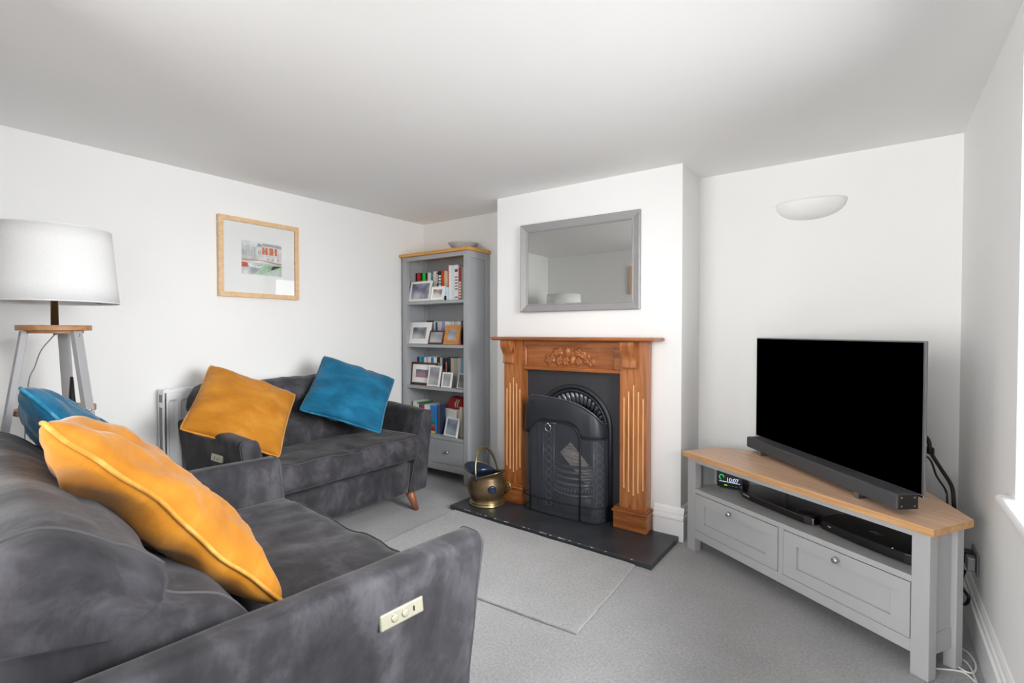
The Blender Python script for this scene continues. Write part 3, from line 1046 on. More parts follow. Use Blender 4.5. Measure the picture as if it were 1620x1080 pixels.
def log():
    t = thing('firewood_log', (-1.62, 3.03, 0.243), 0, 'split firewood log resting diagonally in the grate', 'log')
    m = MB()
    n = 10
    pr = [(0.052 * math.cos(PI * k / n), 0.05 * math.sin(PI * k / n)) for k in range(n + 1)]
    L0, L1 = -0.16, 0.14
    v = [(L0, a, -b) for a, b in pr] + [(L1, a * 0.92, -b * 0.92) for a, b in pr]
    k = n + 1
    fs = [(i, i + 1, k + i + 1, k + i) for i in range(n)]
    m.add(v, fs, 1, True)
    m.add(v, [tuple(range(k)), tuple(range(k, 2 * k)), (0, k, 2 * k - 1, n)], 0)
    m.xf(Matrix.Translation((0, 0.0, 0.105)) @ Matrix.Rotation(R(-12), 4, 'Z') @ Matrix.Rotation(R(38), 4, 'Y') @ Matrix.Rotation(R(62), 4, 'X'))
    m.build('split_wood', ['log', 'bark'], t)
log()

# ------------------------------------------------------------------ fire guard
def guard():
    t = thing('fire_guard', (-1.695, 2.93, 0.03), 0, 'black mesh fire guard with ring handle standing on the slate hearth', 'fire guard')
    # plan path (local), left back -> front -> right back
    xl, xr, yb, yf, rc = -0.298, 0.312, 0.055, -0.068, 0.085
    path = []
    path.append((xl, yb))
    for q in range(9):
        a = PI + PI / 2 * q / 8
        path.append((xl + rc + rc * math.cos(a), yf + rc + rc * math.sin(a)))
    for q in range(1, 24):
        x = xl + rc + (xr - xl - 2 * rc) * q / 24
        path.append((x, yf - 0.012 * (1 - ((x) / 0.22) ** 2)))
    for q in range(9):
        a = 1.5 * PI + PI / 2 * q / 8
        path.append((xr - rc + rc * math.cos(a), yf + rc + rc * math.sin(a)))
    path.append((xr, yb))
    DX0, DX1 = -0.205, 0.175
    def ztop(x): return 0.782 - 0.06 * max(0, abs(x + 0.05) / 0.305) ** 3 - 0.022 * (x / 0.305) - 0.085 * (max(0, -x - 0.21) / 0.088) ** 2 - 0.03 * (max(0, x - 0.25) / 0.062) ** 2
    def zlow(x):
        lo = 0.535
        if DX0 < x < DX1:
            rr = 0.10
            e = min(x - DX0, DX1 - x)
            return 0.625 if e > rr else 0.625 - rr + math.sqrt(max(0, rr * rr - (rr - e) ** 2))
        return lo
    # dense resample of the path
    dense = spline([(a, b, 0) for a, b in path], 3)
    dense = [(p.x, p.y) for p in dense]
    m = MB()
    n = len(dense)
    lv = 7
    for x, y in dense:
        z0, z1 = zlow(x), ztop(x)
        for k in range(lv):
            f = k / (lv - 1)
            back = 0.012 * f * f
            m.v.append((x * (1 - 0.03 * f * f), y + back, z0 + (z1 - z0) * f))
    for i in range(n - 1):
        for k in range(lv - 1):
            m.face((i * lv + k, (i + 1) * lv + k, (i + 1) * lv + k + 1, i * lv + k + 1), 0, True)
    ho = m.build('hood_panel', 'iron', t, solid=0.003)
    top = [(x * 0.97, y + 0.012, ztop(x)) for x, y in dense]
    MB().tube(top, 0.004, 6).build('hood_rim', 'iron_hot', ho)
    def rail(z, r, lo=-1, hi=1, mat='black_matt'):
        pts = [(x, y, z) for x, y in dense if lo <= x <= hi]
        return MB().tube(pts, r, 8).build('rail', mat, t)
    rail(0.006, 0.005); rail(0.10, 0.0045)
    rail(0.535, 0.0045, DX1 - 0.005, 1)
    rail(0.535, 0.0045, -1, DX0 + 0.005)
    yd = lambda x: yf - 0.012 * (1 - (x / 0.22) ** 2) - 0.004
    dp = [(DX0, yd(DX0), 0.004), (DX0, yd(DX0), 0.3), (DX0, yd(DX0), 0.525)]
    for q in range(1, 9):
        a = PI - PI / 2 * q / 8
        dp.append((DX0 + 0.1 + 0.1 * math.cos(a), yd(DX0 + 0.1 + 0.1 * math.cos(a)), 0.525 + 0.1 * math.sin(a)))
    for q in range(9):
        a = PI / 2 - PI / 2 * q / 8
        dp.append((DX1 - 0.1 + 0.1 * math.cos(a), yd(DX1 - 0.1 + 0.1 * math.cos(a)), 0.525 + 0.1 * math.sin(a)))
    dp += [(DX1, yd(DX1), 0.3), (DX1, yd(DX1), 0.004)]
    MB().tube(dp, 0.0058, 8).build('door_frame', 'black_matt', t)
    for s in (path[0], path[-1]):
        MB().tube([(s[0], s[1], 0.004), (s[0], s[1], 0.64)], 0.005, 8).build('back_post', 'black_matt', t)
    # ring handle
    pts = [(-0.055 + 0.021 * math.sin(2 * PI * q / 24), yd(-0.05) - 0.012 - 0.004 * math.cos(2 * PI * q / 24), 0.587 + 0.026 * math.cos(2 * PI * q / 24)) for q in range(24)]
    MB().tube(pts, 0.0026, 8, closed=True).build('ring_handle', 'chrome', t)
    MB().sphere((-0.055, yd(-0.05) - 0.006, 0.615), 0.007, 0.009, 0.006, 10, 8).build('handle_lug', 'chrome', t)
    # woven wire mesh
    m = MB()
    cum = [0]
    for a, b in zip(dense, dense[1:]):
        cum.append(cum[-1] + math.hypot(b[0] - a[0], b[1] - a[1]))
    def at(s):
        for i in range(len(cum) - 1):
            if cum[i + 1] >= s:
                f = (s - cum[i]) / (cum[i + 1] - cum[i] + 1e-9)
                return dense[i][0] + (dense[i + 1][0] - dense[i][0]) * f, dense[i][1] + (dense[i + 1][1] - dense[i][1]) * f
        return dense[-1]
    pitch = 0.0036
    hw = 0.00042
    s = pitch
    while s < cum[-1]:
        x, y = at(s); x2, y2 = at(min(s + hw * 2, cum[-1]))
        zl = zlow(x)
        m.add([(x, y, 0.006), (x2, y2, 0.006), (x2, y2, zl), (x, y, zl)], [(0, 1, 2, 3)])
        s += pitch
    z = 0.01
    while z < 0.625:
        for (xa, ya), (xb, yb_) in zip(dense[::2], dense[2::2]):
            if z < min(zlow(xa), zlow(xb)):
                m.add([(xa, ya, z), (xb, yb_, z), (xb, yb_, z + 2 * hw), (xa, ya, z + 2 * hw)], [(0, 1, 2, 3)])
        z += pitch
    tag(m.build('wire_mesh', 'mesh', t, fix=False), kind='stuff')
guard()

# ------------------------------------------------------------------ coal scuttle
def scuttle():
    t = thing('coal_scuttle', (-2.235, 2.80, 0.0305), 0, 'old brass coal scuttle with hoop handle on the left of the hearth', 'coal scuttle')
    # local axis of the lips points along the image plane: mostly -x -y to +x +y
    lip = R(180)                       # direction of the tall pouring lip
    prof = [(0.120, 0.028), (0.112, 0.036), (0.120, 0.055), (0.137, 0.085), (0.143, 0.12), (0.136, 0.155), (0.120, 0.182), (0.112, 0.20)]
    n = 48
    def rim(a):
        c = math.cos(a - lip)
        h = 0.195 + 0.055 * max(0, c) ** 1.5 + 0.04 * max(0, -c) ** 1.5
        r = 0.112 + 0.072 * max(0, c) ** 1.6 + 0.03 * max(0, -c) ** 1.6
        return r, h
    def body(off):
        m = MB()
        rows = []
        for r, z in prof:
            rows.append([((r - off) * math.cos(2 * PI * k / n), (r - off) * math.sin(2 * PI * k / n), z) for k in range(n)])
        r0, z0 = prof[-1]
        for f in (0.35, 0.7, 1.0):
            row = []
            for k in range(n):
                a = 2 * PI * k / n
                rr, hh = rim(a)
                r = r0 + (rr - r0) * f ** 1.6; z = z0 + (hh - z0 + 0.012) * f
                row.append(((r - off) * math.cos(a), (r - off) * math.sin(a), z))
            rows.append(row)
        for row in rows: m.v += row
        for j in range(len(rows) - 1):
            for k in range(n):
                k2 = (k + 1) % n
                m.face((j * n + k, j * n + k2, (j + 1) * n + k2, (j + 1) * n + k), 0, True)
        return m, rows
    m, rows = body(0.0)
    b = m.build('body', 'brass_old', t, fix=False)
    mi, _ = body(0.003)
    mi.face([k for k in range(n)])
    mi.build('lining', 'blue_enamel', b, fix=False)
    MB().tube([tuple(p) for p in rows[-1]], 0.0035, 8, closed=True).build('rim', 'brass_rim', b)
    MB().lathe([(0.0, 0.0), (0.128, 0.0), (0.132, 0.006), (0.128, 0.013), (0.120, 0.016), (0.126, 0.021), (0.124, 0.028), (0.112, 0.033)], 40, cap=False).build('foot_ring', 'brass_rim', t)
    # hoop handle across the lips
    p = Vector((math.cos(lip + PI / 2), math.sin(lip + PI / 2), 0)); l = Vector((math.cos(lip), math.sin(lip), 0))
    hp = []
    for q in range(21):
        a = PI * q / 20
        hp.append(p * (-0.122 * math.cos(a)) + Vector((0, 0, 0.20 + 0.19 * math.sin(a))) + l * (0.04 * math.sin(a)))
    MB().tube(hp, 0.008, 10, rads=[0.006 + 0.004 * math.sin(PI * q / 20) for q in range(21)]).build('hoop_handle', 'brass_rim', t)
    for s in (-1, 1):
        c = p * (0.122 * s) + Vector((0, 0, 0.20))
        MB().sphere(c, 0.016, 0.016, 0.016, 14, 10).build('pivot_knob', 'blue_enamel', t)
    # rear grip with a round boss
    bk = Vector((math.cos(R(-38)), math.sin(R(-38)), 0))
    c = bk * 0.145 + Vector((0, 0, 0.135))
    m = MB().lathe([(0.027, 0), (0.027, 0.008), (0.02, 0.014), (0.012, 0.012)], 24)
    m.xf(Matrix.Translation(c) @ bk.to_track_quat('Z', 'Y').to_matrix().to_4x4())
    m.build('boss', 'blue_enamel', t)
    s2 = Vector((math.cos(R(12)), math.sin(R(12)), 0))
    MB().tube([s2 * 0.13 + Vector((0, 0, 0.165)), s2 * 0.175 + Vector((0, 0, 0.16)), s2 * 0.185 + Vector((0, 0, 0.125)), s2 * 0.14 + Vector((0, 0, 0.085))], 0.007, 8).build('rear_handle', 'brass_rim', t)
scuttle()

# ------------------------------------------------------------------ mirror
def mirror():
    cx, cz = -1.627, 1.70
    t = thing('wall_mirror', (cx, CY - 0.017, cz), R(1.5), 'rectangular wall mirror in a wide grey frame above the fireplace', 'mirror')
    W, Hh, fw = 0.885, 0.62, 0.056
    prof = [(0.0, 0.012), (0.0, -0.014), (0.006, -0.018), (0.012, -0.016), (0.044, -0.006), (0.050, -0.009), (0.056, -0.006), (0.056, 0.004)]
    def corner(ins): return [(-W / 2 + ins, -Hh / 2 + ins), (W / 2 - ins, -Hh / 2 + ins), (W / 2 - ins, Hh / 2 - ins), (-W / 2 + ins, Hh / 2 - ins)]
    for k in range(4):
        m = MB()
        k2 = (k + 1) % 4
        a = [(corner(d)[k][0], y, corner(d)[k][1]) for d, y in prof]
        b = [(corner(d)[k2][0], y, corner(d)[k2][1]) for d, y in prof]
        n = len(prof)
        m.add(a + b, [(i, i + 1, n + i + 1, n + i) for i in range(n - 1)] + [tuple(range(n)), tuple(range(n, 2 * n))])
        m.build('frame_side', 'mirror_frame', t)
    MB().box(-W / 2 + 0.052, W / 2 - 0.052, -0.001, 0.003, -Hh / 2 + 0.052, Hh / 2 - 0.052).build('mirror_glass', 'mirror', t)
    MB().box(-W / 2 + 0.02, W / 2 - 0.02, 0.004, 0.008, -Hh / 2 + 0.02, Hh / 2 - 0.02).build('backing_board', 'black_matt', t)
mirror()

# ------------------------------------------------------------------ framed pictures
def frame_bars(W, Hh, fw, d, y0=0.0):
    """mitred frame in local xz, depth along y"""
    parts = []
    for k in range(4):
        o = [(-W / 2, -Hh / 2), (W / 2, -Hh / 2), (W / 2, Hh / 2), (-W / 2, Hh / 2)]
        i = [(-W / 2 + fw, -Hh / 2 + fw), (W / 2 - fw, -Hh / 2 + fw), (W / 2 - fw, Hh / 2 - fw), (-W / 2 + fw, Hh / 2 - fw)]
        k2 = (k + 1) % 4
        m = MB()
        m.prism_dir([(o[k][0], y0, o[k][1]), (o[k2][0], y0, o[k2][1]), (i[k2][0], y0, i[k2][1]), (i[k][0], y0, i[k][1])], (0, d, 0))
        parts.append(m)
    return parts

def col_mat(name, c, rough=0.7):
    return plain(name, c, rough, var=0.18, vscale=30)

def picture_left():
    W, Hh = 0.552, 0.524
    t = thing('framed_picture', (XL + 0.004, 1.796, 1.7433), R(90), 'harbour watercolour in a pale oak frame on the left wall', 'picture')
    # local: x -> +y world, -y local -> +x world
    for m in frame_bars(W, Hh, 0.030, -0.026): m.build('frame_side', 'pale_oak', t, bevel=0.0015)
    MB().box(-W / 2 + 0.028, W / 2 - 0.028, -0.012, -0.008, -Hh / 2 + 0.028, Hh / 2 - 0.028).build('mount', 'paper', t)
    MB().box(-W / 2 + 0.029, W / 2 - 0.029, -0.019, -0.0175, -Hh / 2 + 0.029, Hh / 2 - 0.029).build('glass', 'glass', t)
    # print made of flat colour washes
    cols = {'sky': (226, 230, 232), 'wall1': (206, 206, 206), 'wall2': (222, 222, 220), 'shadow': (176, 180, 186), 'orange': (228, 112, 62), 'quay': (196, 156, 130), 'water': (204, 214, 208),
            'green': (176, 214, 178), 'red': (214, 84, 58), 'hull': (238, 240, 242), 'dark': (96, 104, 116), 'grey': (168, 174, 178)}
    names = list(cols)
    mats = [col_mat('wash_' + k, v) for k, v in cols.items()]
    m = MB()
    lay = [0]
    x0, x1, z0, z1 = -0.128, 0.150, -0.105, 0.118
    def poly(c, pts):
        lay[0] += 1
        y = -0.0121 - 0.00006 * lay[0]
        m.add([(x0 + (x1 - x0) * p[0], y, z0 + (z1 - z0) * p[1]) for p in pts], [tuple(range(len(pts)))], names.index(c))
    R4 = lambda a, b, c, d: [(a, b), (c, b), (c, d), (a, d)]
    poly('sky', R4(0, 0, 1, 1))
    poly('wall1', [(0, .42), (.36, .42), (.36, .84), (.2, .86), (.18, .90), (.16, .86), (.05, .85), (.03, .92), (0, .86)])
    poly('wall2', R4(.36, .42, .5, .86)); poly('wall2', R4(.5, .40, 1, .92))
    poly('grey', [(.36, .86), (.5, .86), (.5, .93), (.4, .93)]); poly('grey', [(.5, .9), (1, .88), (1, .94), (.52, .96)])
    for a in (.03, .1, .17, .24, .3): poly('shadow', R4(a, .56, a + .025, .74))
    for a in (.40, .44): poly('shadow', R4(a, .64, a + .02, .76))
    for a in (.50, .58, .68, .82): poly('orange', R4(a, .64, a + (.06 if a != .68 else .1), .86))
    for a in (.56, .79): poly('dark', R4(a, .72, a + .012, .78))
    for a in (.62, .74, .88): poly('shadow', R4(a, .46, a + .05, .54))
    poly('dark', R4(.40, .93, .46, .945)); poly('dark', R4(.88, .86, .89, .99)); poly('dark', R4(.5, .95, .95, .958))
    poly('quay', [(0, .40), (.55, .42), (1, .34), (1, .40), (.5, .46), (0, .45)])
    poly('water', R4(0, 0, 1, .36)); poly('green', [(.34, 0), (.5, .28), (1, .16), (1, .32), (.56, .34), (.5, .1), (.44, 0)])
    poly('red', [(0, .2), (.16, .22), (.14, .34), (0, .36)]); poly('hull', [(.14, .30), (.20, .24), (.44, .22), (.56, .32), (.4, .30), (.2, .34)])
    poly('hull', [(.18, .40), (.3, .36), (.56, .40), (.5, .44), (.3, .42)]); poly('dark', [(.16, .305), (.42, .265), (.55, .325), (.42, .285)])
    poly('grey', [(.2, .22), (.44, .2), (.34, .04), (.24, .02)]); poly('sky', [(.02, .02), (.18, .0), (.16, .14), (.08, .18)])
    m.build('print', mats, t, fix=False)
picture_left()

def picture_front():
    t = thing('framed_picture', (-2.09, YF + 0.006, 1.88), R(180), 'wooden framed picture on the wall behind the near sofa, seen in the mirror', 'picture')
    for m in frame_bars(0.40, 0.34, 0.045, -0.022): m.build('frame_side', 'pale_oak', t, bevel=0.0015)
    MB().box(-0.16, 0.16, -0.012, -0.008, -0.13, 0.13).build('mount', 'paper', t)
picture_front()

# ------------------------------------------------------------------ wall light
def sconce():
    t = thing('wall_light', (-0.31, YA - 0.001, 2.0), 0, 'white plaster half bowl uplighter on the wall above the television', 'wall light')
    a_, d_, h_ = 0.176, 0.105, 0.098
    m = MB()
    def f(u, v):
        th = PI * u
        r = math.cos(v * PI / 2) ** 0.85
        # shallow, slightly pointed bowl
        return (-a_ * math.cos(th) * r, -d_ * math.sin(th) * r, -h_ * math.sin(v * PI / 2) + 0.004 * math.sin(th))
    m.grid(f, 36, 14)
    m.build('bowl', 'plaster', t, solid=0.006)
    MB().box(-0.05, 0.05, -0.012, 0.0, -0.065, -0.02).build('mounting_plate', 'plaster', t)
    MB().tube([(-0.04, -0.035, -0.03), (0.04, -0.035, -0.03)], 0.007, 10).build('lamp_tube', 'plaster', t)
sconce()

# ------------------------------------------------------------------ radiator
def radiator():
    x0, x1 = XL + 0.028, -3.325
    y0, y1, z0, z1 = 1.178, 2.35, 0.18, 0.915
    t = thing('radiator', ((x0 + x1) / 2, (y0 + y1) / 2, 0), R(90), 'white panel radiator on the left wall behind the far sofa', 'radiator')
    W = y1 - y0; D = x1 - x0
    # local x along the wall, -y towards the room
    def panel(yc, nm):
        m = MB()
        n = 17
        pts = []
        hw = W / 2 - 0.012
        pitch = 2 * hw / n
        for i in range(n):
            xa = -hw + i * pitch
            pts += [(xa + pitch * 0.12, yc - 0.004), (xa + pitch * 0.28, yc + 0.010), (xa + pitch * 0.72, yc + 0.010), (xa + pitch * 0.88, yc - 0.004)]
        pts = [(-hw, yc - 0.004)] + pts + [(hw, yc - 0.004)]
        k = len(pts)
        rows = [(z0, 0), (z0 + 0.035, 0), (z0 + 0.05, 1), (z1 - 0.075, 1), (z1 - 0.06, 0), (z1 - 0.012, 0)]
        for z, f in rows:
            m.v += [(x, yc - 0.004 + (y - yc + 0.004) * f, z) for x, y in pts]
        for j in range(len(rows) - 1):
            for i in range(k - 1):
                m.face((j * k + i, j * k + i + 1, (j + 1) * k + i + 1, (j + 1) * k + i))
        return m.build(nm, 'radiator', t, solid=0.003)
    panel(-D / 2 + 0.006, 'front_panel')
    panel(D / 2 - 0.006, 'rear_panel')
    for sx in (-1, 1):
        m = MB().box(sx * W / 2 - 0.004, sx * W / 2 + 0.004, -D / 2, D / 2, z0, z1 - 0.004)
        s = m.build('side_cover', 'radiator', t, bevel=0.003)
        MB().box(sx * W / 2 - 0.0052, sx * W / 2 + 0.0052, -D / 2 + 0.018, D / 2 - 0.018, z0 + 0.04, z1 - 0.03).build('side_recess', 'radiator_dark', s)
        MB().box(sx * W / 2 - 0.0065, sx * W / 2 + 0.0065, -D / 2 + 0.012, D / 2 - 0.024, z1 - 0.105, z1 - 0.075).build('side_clip', 'radiator', s, bevel=0.002)
    g = MB()
    g.box(-W / 2, W / 2, -D / 2 - 0.001, -D / 2 + 0.012, z1 - 0.02, z1); g.box(-W / 2, W / 2, D / 2 - 0.012, D / 2, z1 - 0.02, z1)
    for q in range(60):
        xx = -W / 2 + 0.01 + q * (W - 0.02) / 59
        g.box(xx - 0.003, xx + 0.003, -D / 2 + 0.012, D / 2 - 0.012, z1 - 0.012, z1 - 0.002)
    g.build('top_grille', 'radiator', t, bevel=0.002)
    for sx in (-1, 1):
        MB().tube([(sx * (W / 2 - 0.05), 0, z0 + 0.02), (sx * (W / 2 - 0.05), 0, 0.0)], 0.008, 10).build('pipe', 'radiator', t)
radiator()

# ------------------------------------------------------------------ floor lamp
def lamp():
    t = thing('floor_lamp', (-2.93, 0.622, 0), 0, 'tripod floor lamp with white drum shade, grey legs and round wooden shelves', 'lamp')
    sh = MB()
    sh.grid(lambda u, v: ((0.227 - 0.027 * v) * math.cos(2 * PI * u), (0.227 - 0.027 * v) * math.sin(2 * PI * u), 1.378 + 0.322 * v), 72, 4, closeu=True)
    so = sh.build('lamp_shade', 'shade', t, solid=0.003)
    for r, z in ((0.227, 1.379), (0.2, 1.699)):
        MB().tube([(r * math.cos(2 * PI * q / 72), r * math.sin(2 * PI * q / 72), z) for q in range(72)], 0.0028, 6, closed=True).build('shade_rim', 'shade', so)
    sp = MB()
    for q in range(3):
        a = 2 * PI * q / 3
        sp.tube([(0.012 * math.cos(a), 0.012 * math.sin(a), 1.41), (0.224 * math.cos(a), 0.224 * math.sin(a), 1.385)], 0.002, 6)
    sp.build('shade_carrier', 'steel', so)
    MB().lathe([(0.0, 1.27), (0.0135, 1.27), (0.0135, 1.43), (0.02, 1.435), (0.02, 1.475), (0.0, 1.48)], 24, cap=False).build('pole', 'antique_brass', t)
    MB().lathe([(0.0, 1.475), (0.014, 1.48), (0.03, 1.53), (0.02, 1.565), (0.0, 1.572)], 20, cap=False).build('bulb', 'plaster', t)
    MB().lathe([(0.0, 1.256), (0.1265, 1.256), (0.1265, 1.279), (0.0, 1.279)], 48, cap=False, smooth=False).build('top_disc', 'lamp_wood', t, bevel=0.002)
    MB().lathe([(0.0, 1.243), (0.098, 1.243), (0.098, 1.256), (0.0, 1.256)], 48, cap=False, smooth=False).build('under_disc', 'lamp_wood', t)
    cam_az = math.atan2(-0.622, 2.93)
    # shelf with notches for the legs
    MB().lathe([(0.0, 0.895), (0.137, 0.895), (0.137, 0.919), (0.0, 0.919)], 48, cap=False, smooth=False).build('shelf', 'lamp_wood', t, bevel=0.002)
    for da in (-77, 43, 163):
        a = cam_az + R(da)
        rad = Vector((math.cos(a), math.sin(a), 0)); tan = Vector((-math.sin(a), math.cos(a), 0))
        def leg_c(z): return rad * (0.100 + (1.256 - z) * 0.150)
        m = MB()
        hw, ht = 0.0195, 0.0115
        vs = []
        for z in (0.002, 1.254):
            c = leg_c(z)
            for s, q in ((-1, -1), (1, -1), (1, 1), (-1, 1)):
                vs.append(c + tan * (hw * s) + rad * (ht * q) + Vector((0, 0, z)))
        m.add(vs, [(0, 1, 2, 3), (4, 5, 6, 7), (0, 1, 5, 4), (1, 2, 6, 5), (2, 3, 7, 6), (3, 0, 4, 7)])
        lo = m.build('leg', 'lamp_leg', t, bevel=0.002)
        for z in (1.236, 0.908):
            b = MB().lathe([(0.0, 0.0), (0.0058, 0.0), (0.0055, 0.002), (0.0, 0.0028)], 14, cap=False)
            mt = Matrix.Translation(leg_c(z) + rad * ht + Vector((0, 0, z))) @ rad.to_track_quat('Z', 'Y').to_matrix().to_4x4()
            b.xf(mt); b.build('bolt', 'chrome', lo)
    vw = Vector((math.cos(cam_az), math.sin(cam_az), 0)); rt = Vector((-math.sin(cam_az), math.cos(cam_az), 0))
    MB().lathe([(0.0, 1.236), (0.007, 1.236), (0.007, 1.243), (0.0, 1.243)], 12, cap=False).build('cable_gland', 'steel', t)
    pts = spline([Vector((0, 0, 1.238)), rt * -0.012 + Vector((0, 0, 1.222)), rt * -0.045 + Vector((0, 0, 1.17)), rt * -0.066 + Vector((0, 0, 1.10)), rt * -0.09 + Vector((0, 0, 1.0)), rt * -0.11 - vw * 0.1 + Vector((0, 0, 0.6)), rt * -0.12 - vw * 0.2 + Vector((0, 0, 0.004))], 8)
    MB().tube(pts, 0.0026, 6).build('flex', 'cable_grey', t)
    return t
lamp()
def lamp_trinket():
    t = thing('ornament', (-2.945, 0.680, 0.9205), R(20), 'slim black cone shaped ornament standing on the lamp shelf behind a leg', 'ornament')
    MB().lathe([(0.0, 0), (0.019, 0.0), (0.019, 0.006), (0.014, 0.009), (0.0125, 0.02), (0.006, 0.125), (0.0, 0.128)], 18, cap=False).build('cone', 'black', t)
lamp_trinket()

# ------------------------------------------------------------------ bookcase
BX0, BX1, BY0, BY1 = -3.400, -2.637, 3.058, 3.335
SHZ = [1.5135, 1.143, 0.782, 0.374]
def bookcase():
    ox, oy = (BX0 + BX1) / 2, BY0
    t = thing('bookcase', (ox, oy, 0), 0, 'tall narrow grey bookcase with oak top in the left alcove', 'bookcase')
    hw = (BX1 - BX0) / 2; D = BY1 - BY0
    MB().box(-hw - 0.018, hw + 0.018, -0.022, D, 1.903, 1.929).build('top_board', 'oak_honey', t, bevel=0.003)
    for sx in (-1, 1):
        xa, xb = (hw - 0.048, hw) if sx > 0 else (-hw, -hw + 0.048)
        MB().box(xa, xb, 0.0, 0.042, 0.008, 1.903).build('front_post', 'grey_paint', t, bevel=0.002)
        MB().box(xa, xb, D - 0.042, D, 0.008, 1.903).build('rear_post', 'grey_paint', t, bevel=0.002)
        xm = sx * (hw - 0.02)
        sp = MB().box(xm - 0.008, xm + 0.008, 0.042, D - 0.042, 0.09, 1.903).build('side_panel', 'grey_paint', t)
        xr = sx * (hw - 0.006)
        MB().box(xr - 0.006, xr + 0.004, 0.042, D - 0.042, 1.85, 1.903).build('side_rail', 'grey_paint', sp)
        MB().box(xr - 0.006, xr + 0.004, 0.042, D - 0.042, 0.09, 0.15).build('side_rail', 'grey_paint', sp)
    MB().box(-hw + 0.02, hw - 0.02, D - 0.012, D - 0.004, 0.09, 1.903).build('back_panel', 'grey_paint', t)
    MB().box(-hw + 0.048, hw - 0.048, 0.004, 0.03, 1.868, 1.903).build('top_rail', 'grey_paint', t, bevel=0.002)
    for z in SHZ:
        MB().box(-hw + 0.02, hw - 0.02, 0.006 if z < 0.5 else 0.012, D - 0.012, z - 0.026, z).build('shelf', 'grey_paint', t, bevel=0.002)
    MB().box(-hw + 0.048, hw - 0.048, 0.004, 0.03, 0.09, 0.148).build('bottom_rail', 'grey_paint', t, bevel=0.002)
    MB().box(-hw + 0.02, hw - 0.02, 0.03, D - 0.012, 0.12, 0.14).build('floor_board', 'grey_paint', t)
    MB().box(-hw + 0.048, -hw + 0.075, 0.004, 0.03, 0.148, 0.348).build('drawer_stile', 'grey_paint', t)
    # two drawer fronts
    for xa, xb in ((-hw + 0.078, -0.004), (0.0, hw - 0.0505)):
        d = MB().box(xa, xb, 0.003, 0.026, 0.151, 0.345).build('drawer', 'grey_paint', t, bevel=0.002)
        c = (xa + xb) / 2
        k = MB().lathe([(0.0, 0.0), (0.006, 0.0), (0.005, 0.01), (0.012, 0.016), (0.0135, 0.022), (0.009, 0.028), (0.0, 0.03)], 20, cap=False)
        k.xf(Matrix.Translation((c, 0.003, 0.255)) @ Matrix.Rotation(R(90), 4, 'X'))
        k.build('knob', 'chrome', d)
bookcase()

def bowl():
    t = thing('bowl', (-2.80, 3.19, 1.930), 0, 'shallow grey bowl standing on top of the bookcase', 'bowl')
    MB().lathe([(0.0, 0.0), (0.075, 0.0), (0.078, 0.004), (0.095, 0.02), (0.122, 0.05), (0.128, 0.058), (0.125, 0.058), (0.09, 0.022), (0.07, 0.009), (0.0, 0.008)], 44, cap=False).build('bowl_body', 'bowl', t)
bowl()

ORD = ['first', 'second', 'third', 'fourth', 'fifth', 'sixth', 'seventh', 'eighth', 'ninth', 'tenth', 'eleventh', 'twelfth', 'thirteenth', 'fourteenth', 'fifteenth', 'sixteenth', 'seventeenth', 'eighteenth', 'nineteenth', 'twentieth', 'twenty first']
_bm = {}
def bcol(c):
    if c not in _bm:
        _bm[c] = plain('book_%d_%d_%d' % c, c, 0.5, var=0.05, vscale=25)
    return _bm[c]

def book(x0, x1, y, z0, z1, c, label, group, depth=0.13, lean=0.0, band=None, yaw=0.0):
    w_ = max(0.006, (x1 - x0) - 0.0008)
    t = thing('book', ((x0 + x1) / 2, y, z0 + 0.0004), yaw, label, 'book', group)
    if lean: t.rotation_euler = (0, lean, yaw)
    h = z1 - z0
    tk = 0.0018 if w_ > 0.012 else 0.001
    m = MB()
    m.box(-w_ / 2, w_ / 2, 0, tk, 0, h)
    m.box(-w_ / 2, -w_ / 2 + tk, tk, depth, 0, h)
    m.box(w_ / 2 - tk, w_ / 2, tk, depth, 0, h)
    m.build('cover', bcol(c), t)
    MB().box(-w_ / 2 + tk, w_ / 2 - tk, tk, depth - 0.004, 0.002, h - 0.003).build('pages', 'pages', t)
    if band:
        for (f0, f1, bc) in band:
            MB().box(-w_ * 0.34, w_ * 0.34, -0.0006, 0.0004, h * f0, h * f1).build('title_band', bcol(bc), t)
    return t

# top shelf
Z1 = SHZ[0]
WH, BL = (238, 236, 232), (20, 20, 22)
rows = [
 ('black', BL, -3.366, -3.348, 1.777, None), ('bright red', (214, 50, 38), -3.348, -3.308, 1.778, None), ('black banded', (26, 26, 28), -3.308, -3.279, 1.774, [(0.6, 0.75, (110, 110, 112))]),
 ('bright green', (20, 206, 50), -3.279, -3.240, 1.775, None), ('black', BL, -3.240, -3.214, 1.771, [(0.1, 0.8, (96, 84, 60))]), ('pinkish white', (232, 218, 216), -3.214, -3.194, 1.773, None),
 ('pale blue', (206, 224, 228), -3.194, -3.174, 1.772, None), ('teal', (62, 128, 132), -3.174, -3.145, 1.771, [(0.86, 0.94, (180, 120, 110))]), ('cream', (224, 216, 206), -3.145, -3.125, 1.778, None),
 ('greyish white', (214, 206, 204), -3.125, -3.106, 1.778, None), ('dark red', (92, 30, 44), -3.105, -3.089, 1.766, [(0.62, 0.95, (226, 214, 214))]),
 ('black lettered', (22, 34, 22), -3.088, -3.047, 1.775, [(0.30 + 0.1 * q, 0.37 + 0.1 * q, (226, 232, 220)) for q in range(6)]), ('red', (214, 52, 28), -3.047, -3.014, 1.780, None),
 ('yellow cream', (228, 214, 140), -3.014, -2.989, 1.776, None), ('black and white', (222, 222, 216), -2.989, -2.973, 1.770, [(0.0, 0.4, (20, 20, 22))]), ('orange', (206, 84, 36), -2.973, -2.950, 1.775, None)]
